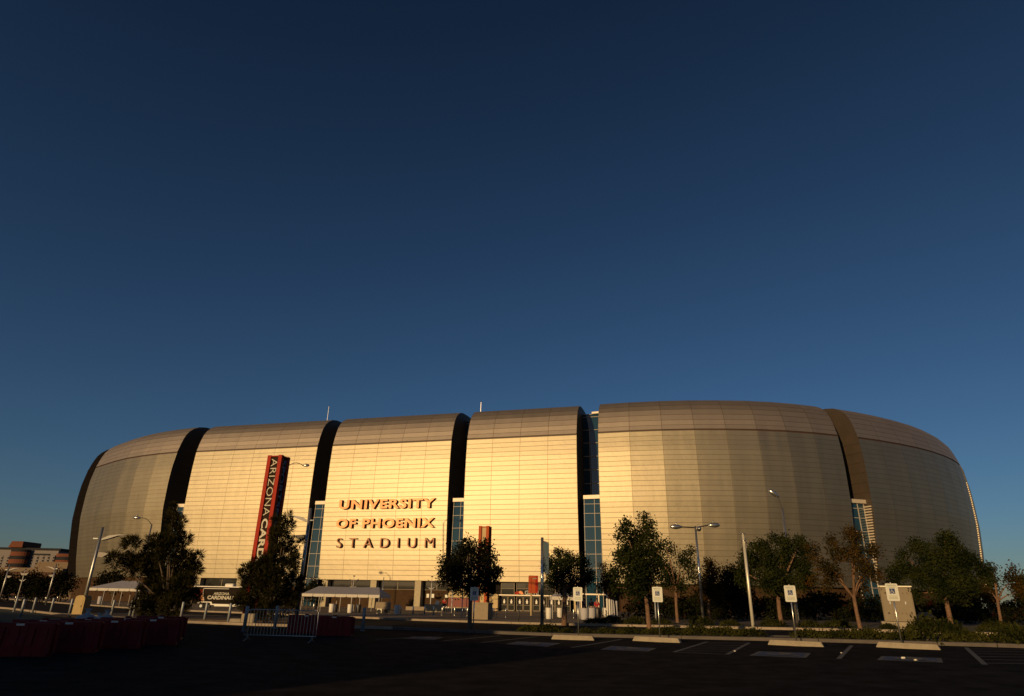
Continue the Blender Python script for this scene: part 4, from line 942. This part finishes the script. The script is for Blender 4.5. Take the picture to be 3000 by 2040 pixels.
# ------------------------------------------------------------ red barriers
def barrier_proto():
    t = thing('traffic_barrier', 'red barrier', 'barrier', (0,0,0), 0, 'red water filled barriers'); mb = MB(); L = .78
    secs = []
    prof = [(-.28,0),(.28,0),(.28,.12),(.2,.3),(.13,.62),(.11,.94),(-.11,.94),(-.13,.62),(-.2,.3),(-.28,.12)]
    xs = [(-L,.7),(-L+.05,1),(-.48,1),(-.44,.82),(-.22,.82),(-.18,1),(.18,1),(.22,.82),(.44,.82),(.48,1),(L-.05,1),(L,.7)]
    vs = [(x, y*s, z) for x, s in xs for y, z in prof]; n = len(prof)
    fs = [tuple(range(n-1,-1,-1)), tuple(range((len(xs)-1)*n, len(xs)*n))]+[(i*n+k, i*n+(k+1)%n, (i+1)*n+(k+1)%n, (i+1)*n+k) for i in range(len(xs)-1) for k in range(n)]
    mb.add(vs, fs)
    for x in (-.62,-.33,0,.33,.62): mb.poly([(x-.035,-.215,.3),(x+.035,-.215,.3),(x+.025,-.14,.82),(x-.025,-.14,.82)], (0,.03,0))
    mb.build('body', 'red plastic', t)
    mb = MB(); mb.tube([(0,0,.94),(0,0,.99)], .09, 12); mb.build('filler_cap', 'red plastic', t)
    mb = MB(); mb.box(-.09,.09,-.118,-.112,.86,.92); mb.build('sticker', 'plastic white', t)
    mb = MB(); mb.tube([(L+.03,0,.1),(L+.03,0,.9)], .06, 8); mb.build('hinge', 'red plastic', t)
    return t
br = barrier_proto(); br.scale = (1.08, 1, .86); first = True
for (px, py), rz, lb in [((40,1922),.25,'red barrier at the left edge, front row'),((185,1912),.3,'second red barrier from the left, front row'),((320,1900),.35,'third red barrier from the left, front row'),((435,1890),.4,'rightmost red barrier of the left cluster, front row'),((110,1902),.2,'red barrier at the left of the back row'),((245,1893),.2,'second red barrier of the back row'),((360,1884),.25,'third red barrier of the back row below the bags'),((460,1874),.3,'rightmost red barrier of the back row'),
    ((893,1856),.05,'red barrier seen through the crowd barrier'),((975,1862),.05,'red barrier between the crowd barrier and the dark bollard')]:
    b = G(px, py)
    if first: br.location = b; br.rotation_euler = (0,0,rz); br['label'] = lb; first = False
    else: dup(br, b, rz, lb)
# litter
def scrap(px, py, r, label):
    b = G(px, py); rng = random.Random(px); mb = MB(); mb.ball((0,0,r*.4), (r,r*.8,r*.45), 8, 5, 0, .3); o = mb.build('paper_scrap', 'bright plastic'); o.location = (b.x, b.y, gz(b.x)+.01); tag(o, label, 'litter')
scrap(2647,1932,.07,'largest white paper scrap lying on the rightmost blue painted square')
scrap(2683,1937,.05,'small white scrap right of the largest one on the rightmost blue square')
scrap(2549,1884,.05,'white scrap at the kerb left of the rightmost wheel stop')
scrap(2153,1910,.04,'tiny white scrap on the hatched aisle')
scrap(2465,1915,.035,'tiny white scrap beside the stall line between the two right wheel stops')
# crowd barrier
q = D(822,1845,26.5); t = thing('crowd_barrier', 'galvanised crowd barrier with thin vertical bars before the red barriers', 'barrier', (q.x, 26.5, 0), math.radians(-6)); w2 = 1.42
mb = MB(); mb.tube([(-w2,0,.22),(-w2,0,.98),(-w2+.04,0,1.06),(-w2+.14,0,1.12),(w2-.06,0,1.12),(w2,0,1.06),(w2,0,.22),(-w2,0,.22)], .021, 8); mb.build('frame', 'galvanised', t, smooth=True)
mb = MB()
for k in range(1, 22): x = -w2+2*w2*k/22; mb.tube([(x,0,.22),(x,0,1.12)], .009, 5)
mb.build('bars', 'galvanised', t)
for x in (-w2+.15, w2-.15):
    mb = MB(); mb.tube([(x,-.3,.02),(x,-.05,.1),(x,0,.22),(x,.05,.1),(x,.3,.02)], .018, 6); mb.build('foot', 'galvanised', t, smooth=True)

# ------------------------------------------------------------ people under the small tent
def person(loc, label, shirt, rz, arm=0):
    t = thing('person', label, 'person', loc, rz)
    def skin(name, verts, edges, rad, m, root=0):
        me = bpy.data.meshes.new(name); me.from_pydata(verts, edges, []); me.materials.append(MAT[m]); o = bpy.data.objects.new(name, me); C.objects.link(o); o.parent = t
        me.skin_vertices.new() if hasattr(me.skin_vertices, 'new') and not me.skin_vertices else None
        md = o.modifiers.new('skin', 'SKIN')
        sv = me.skin_vertices[0].data
        for i, r in enumerate(rad): sv[i].radius = (r, r*.85) if name != 'body' or i else (r, r*.8)
        sv[root].use_root = True
        sb = o.modifiers.new('sub', 'SUBSURF'); sb.levels = 1; sb.render_levels = 1; return o
    V = [(0,0,.95),(0,0,1.15),(0,-.02,1.38),(0,-.01,1.5),(0,-.03,1.62),(0,-.02,1.74),
         (-.18,0,1.42),(-.25,-.02,1.15),(-.22,-.15-arm,.98),(-.21,-.22-arm,.94),(.18,0,1.42),(.26,.02,1.15),(.24,-.06,.92),(.23,-.1,.84),
         (-.1,0,.88),(-.12,-.02,.5),(-.13,.03,.1),(-.13,-.12,.04),(.1,0,.88),(.13,.02,.5),(.14,.05,.1),(.14,-.1,.04)]
    E = [(0,1),(1,2),(2,3),(3,4),(4,5),(2,6),(6,7),(7,8),(8,9),(2,10),(10,11),(11,12),(12,13),(0,14),(14,15),(15,16),(16,17),(0,18),(18,19),(19,20),(20,21)]
    rd = [.14,.13,.13,.055,.095,.075,.06,.045,.035,.035,.06,.045,.035,.035,.09,.06,.045,.04,.09,.06,.045,.04]
    skin('body', V, E, rd, 'skin')
    skin('shirt', [V[i] for i in (0,1,2,6,7,10,11)], [(0,1),(1,2),(2,3),(3,4),(2,5),(5,6)], [.17,.155,.155,.08,.065,.08,.065], shirt)
    skin('trousers', [V[i] for i in (0,14,15,16,18,19,20)], [(0,1),(1,2),(2,3),(0,4),(4,5),(5,6)], [.155,.11,.08,.065,.11,.08,.065], 'trousers')
    mb = MB(); mb.ball((0,-.005,1.7), (.1,.11,.1)); mb.build('hair', 'hair', t, smooth=True); return t
for px, y, sh, rz, lb in ((1749,66,'red shirt',.3,'person in a red shirt standing behind the shaded drums'),(1733,68,'dark shirt',-.4,'person in dark clothes left of the person in red'),(1712,69,'dark shirt',.8,'person in dark clothes at the right edge of the small tent'),(1300,88,'red shirt',.2,'person standing beside the right end of the draped table')):
    q = D(px, 1800, y); person((q.x, y, gz(q.x)+.13), lb, sh, rz)

# ------------------------------------------------------------ distant hotel and low buildings at far left
HY = 300
def hb(px, py, y=HY): return D(px, py, y)
hx0 = hb(-60,1700).x; hx1 = hb(225,1700).x; z1 = hb(60,1613).z
ht = thing('hotel', 'distant grey hotel with curved orange brick bays and a stepped orange tower', 'building', (0,0,0))
hw = [(hb(-60,0).x, hb(200,0).x)]
def hbox(mb, pa, pb, ytop_a, zb, y0, y1, mi=0): # box whose front spans px pa..pb
    a, b = hb(pa, 1690, y0).x, hb(pb, 1690, y0).x; mb.box(a, b, y0, y1, zb, ytop_a, mi)
zt = hb(100,1612).z
mb = MB(); hbox(mb, -60, 152, zt, 0, HY, HY+25); hbox(mb, 150, 232, hb(180,1624).z, 0, HY-1, HY+25); mb.build('wall', 'hotel wall', ht)
mb = MB(); hbox(mb, -62, 156, zt+.9, zt, HY-.6, HY+25.5); mb.build('parapet', 'hotel dark', ht)
def bay(px, r, ztop, tower=False):
    c = hb(px, 1690).x; mb = MB(); n = 12; seg = []
    for k in range(n+1): a = math.pi+math.pi*k/n; seg.append((c+r*math.cos(a), HY-1+r*math.sin(a)*.7))
    zz = 0; st = 3.2; f = 0
    while zz < ztop-.5:
        for (a, b), (d, e) in zip(seg, seg[1:]):
            z2 = min(ztop, zz+st*.55); mb.add([(a,b,zz),(d,e,zz),(d,e,z2),(a,b,z2)], [(0,1,2,3)], 0)
            if z2 < ztop: z3 = min(ztop, zz+st); mb.add([(a,b,z2),(d,e,z2),(d,e,z3),(a,b,z3)], [(0,1,2,3)], 1)
        zz += st
    mb.add([(a,b,ztop) for a,b in seg], [tuple(range(n+1))], 0); return mb.build('brick_bay', ['hotel orange','hotel dark'], ht)
bay(46, (hb(66,0).x-hb(28,0).x)/2, zt); bay(186, (hb(207,0).x-hb(165,0).x)/2, hb(186,1624).z)
mb = MB(); a, b = hb(30,1610).x, hb(71,1610).x; zz = zt+.9
tt = hb(55,1587).z; n = 5
for k in range(n):
    f0, f1 = k/n, (k+1)/n; ww = (b-a)/2; c = (a+b)/2+ww*.1
    mb.box(c-ww*(1-.35*f0), c+ww*(.95-.02*f0), HY-2, HY+10, zz+(tt-zz)*f0, zz+(tt-zz)*f1)
mb.build('tower', 'hotel orange', ht)
for px in (0,18,72,88,104,121,136,156,172):
    if abs(px-46) < 20: continue
    a, b = hb(px,1650).x, hb(px+5,1650).x; mb = MB(); mb.box(a, b, HY-.12 if px < 150 else HY-1.12, HY+.1, hb(px,1662).z, hb(px,1628).z); w = mb.build('window', 'hotel dark', ht)
    mb = MB(); zz = hb(px,1662).z
    for k in range(4): z_ = zz+(hb(px,1628).z-zz)*(k+.5)/4; mb.box(a, b, HY-.16 if px < 150 else HY-1.16, HY-.11 if px < 150 else HY-1.11, z_, z_+.5)
    mb.build('spandrel', 'hotel wall', w)
mb = MB(); a, b = hb(95,1624).x, hb(147,1624).x; mb.box(a, b, HY-.3, HY, hb(120,1627).z, hb(120,1622.5).z); mb.build('name_band', 'hotel dark', ht)
at = thing('low_hall', 'low tan hall with a half round vaulted roof end in front of the hotel', 'building', (0,0,0)); y = 240
a, b, c = hb(104,1650,y).x, hb(118,1650,y).x, hb(200,1650,y).x; zt2 = hb(118,1646,y).z; zl = hb(110,1668,y).z
mb = MB(); mb.box(b, c, y, y+20, 0, zt2); mb.build('wall', 'tan wall', at)
mb = MB(); pts = [(b,y-.05,zl)]+[(b-(b-a)*math.sin(t_), y-.05, zl+(zt2-zl)*math.cos(t_)) for t_ in [k*math.pi/12 for k in range(0,7)]]; mb.poly(pts, (0,20,0)); mb.build('vault', 'tan wall', at)
mb = MB(); mb.box(hb(-30,1,y).x, c, y-2, y+4, hb(60,1676,y).z, hb(60,1664,y).z); mb.build('fascia', 'tan wall', at)
mb = MB(); mb.box(hb(-30,1,y).x, c, y-1.5, y+3.5, 0, hb(60,1676,y).z); mb.build('ground_floor', 'brown wall', at)
mb = MB(); y2 = 150; a, b = hb(205,1700,y2).x, hb(214,1700,y2).x; mb.box(a-1.5, b+1, y2, y2+3, 0, hb(208,1694,y2).z); o = mb.build('stair_block', 'tan wall'); tag(o, 'narrow tan wall block under the left edge of the stadium', 'wall')

# ------------------------------------------------------------ behind the camera: unseen blocks added to shade the left foreground
sd = Vector((math.sin(SUN_AZ), math.cos(SUN_AZ), 0)); pr_ = Vector((math.cos(SUN_AZ), -math.sin(SUN_AZ), 0))
bt = thing('shade_caster', 'unseen stepped block added behind the viewer to cast shade', 'building', (0,0,0))
tan = math.tan(SUN_EL); A0 = -30
def shade_block(p0, p1, zero_height, name='wing'):  # one added shadow caster, its height set by where the shade must end
    z = zero_height-A0*tan; q = [pr_*p0+sd*A0, pr_*p1+sd*A0, pr_*p1+sd*(A0-12), pr_*p0+sd*(A0-12)]
    mb = MB(); mb.poly([(v.x,v.y,-.1) for v in q], (0,0,z+.1)); return mb.build(name, 'stucco', bt)
shade_block(-23.9, -20.6, 6.6); shade_block(-31.5, -23.9, 4.3); shade_block(-200, -31.5, 2.5); shade_block(-20.6, -11, 2.5)
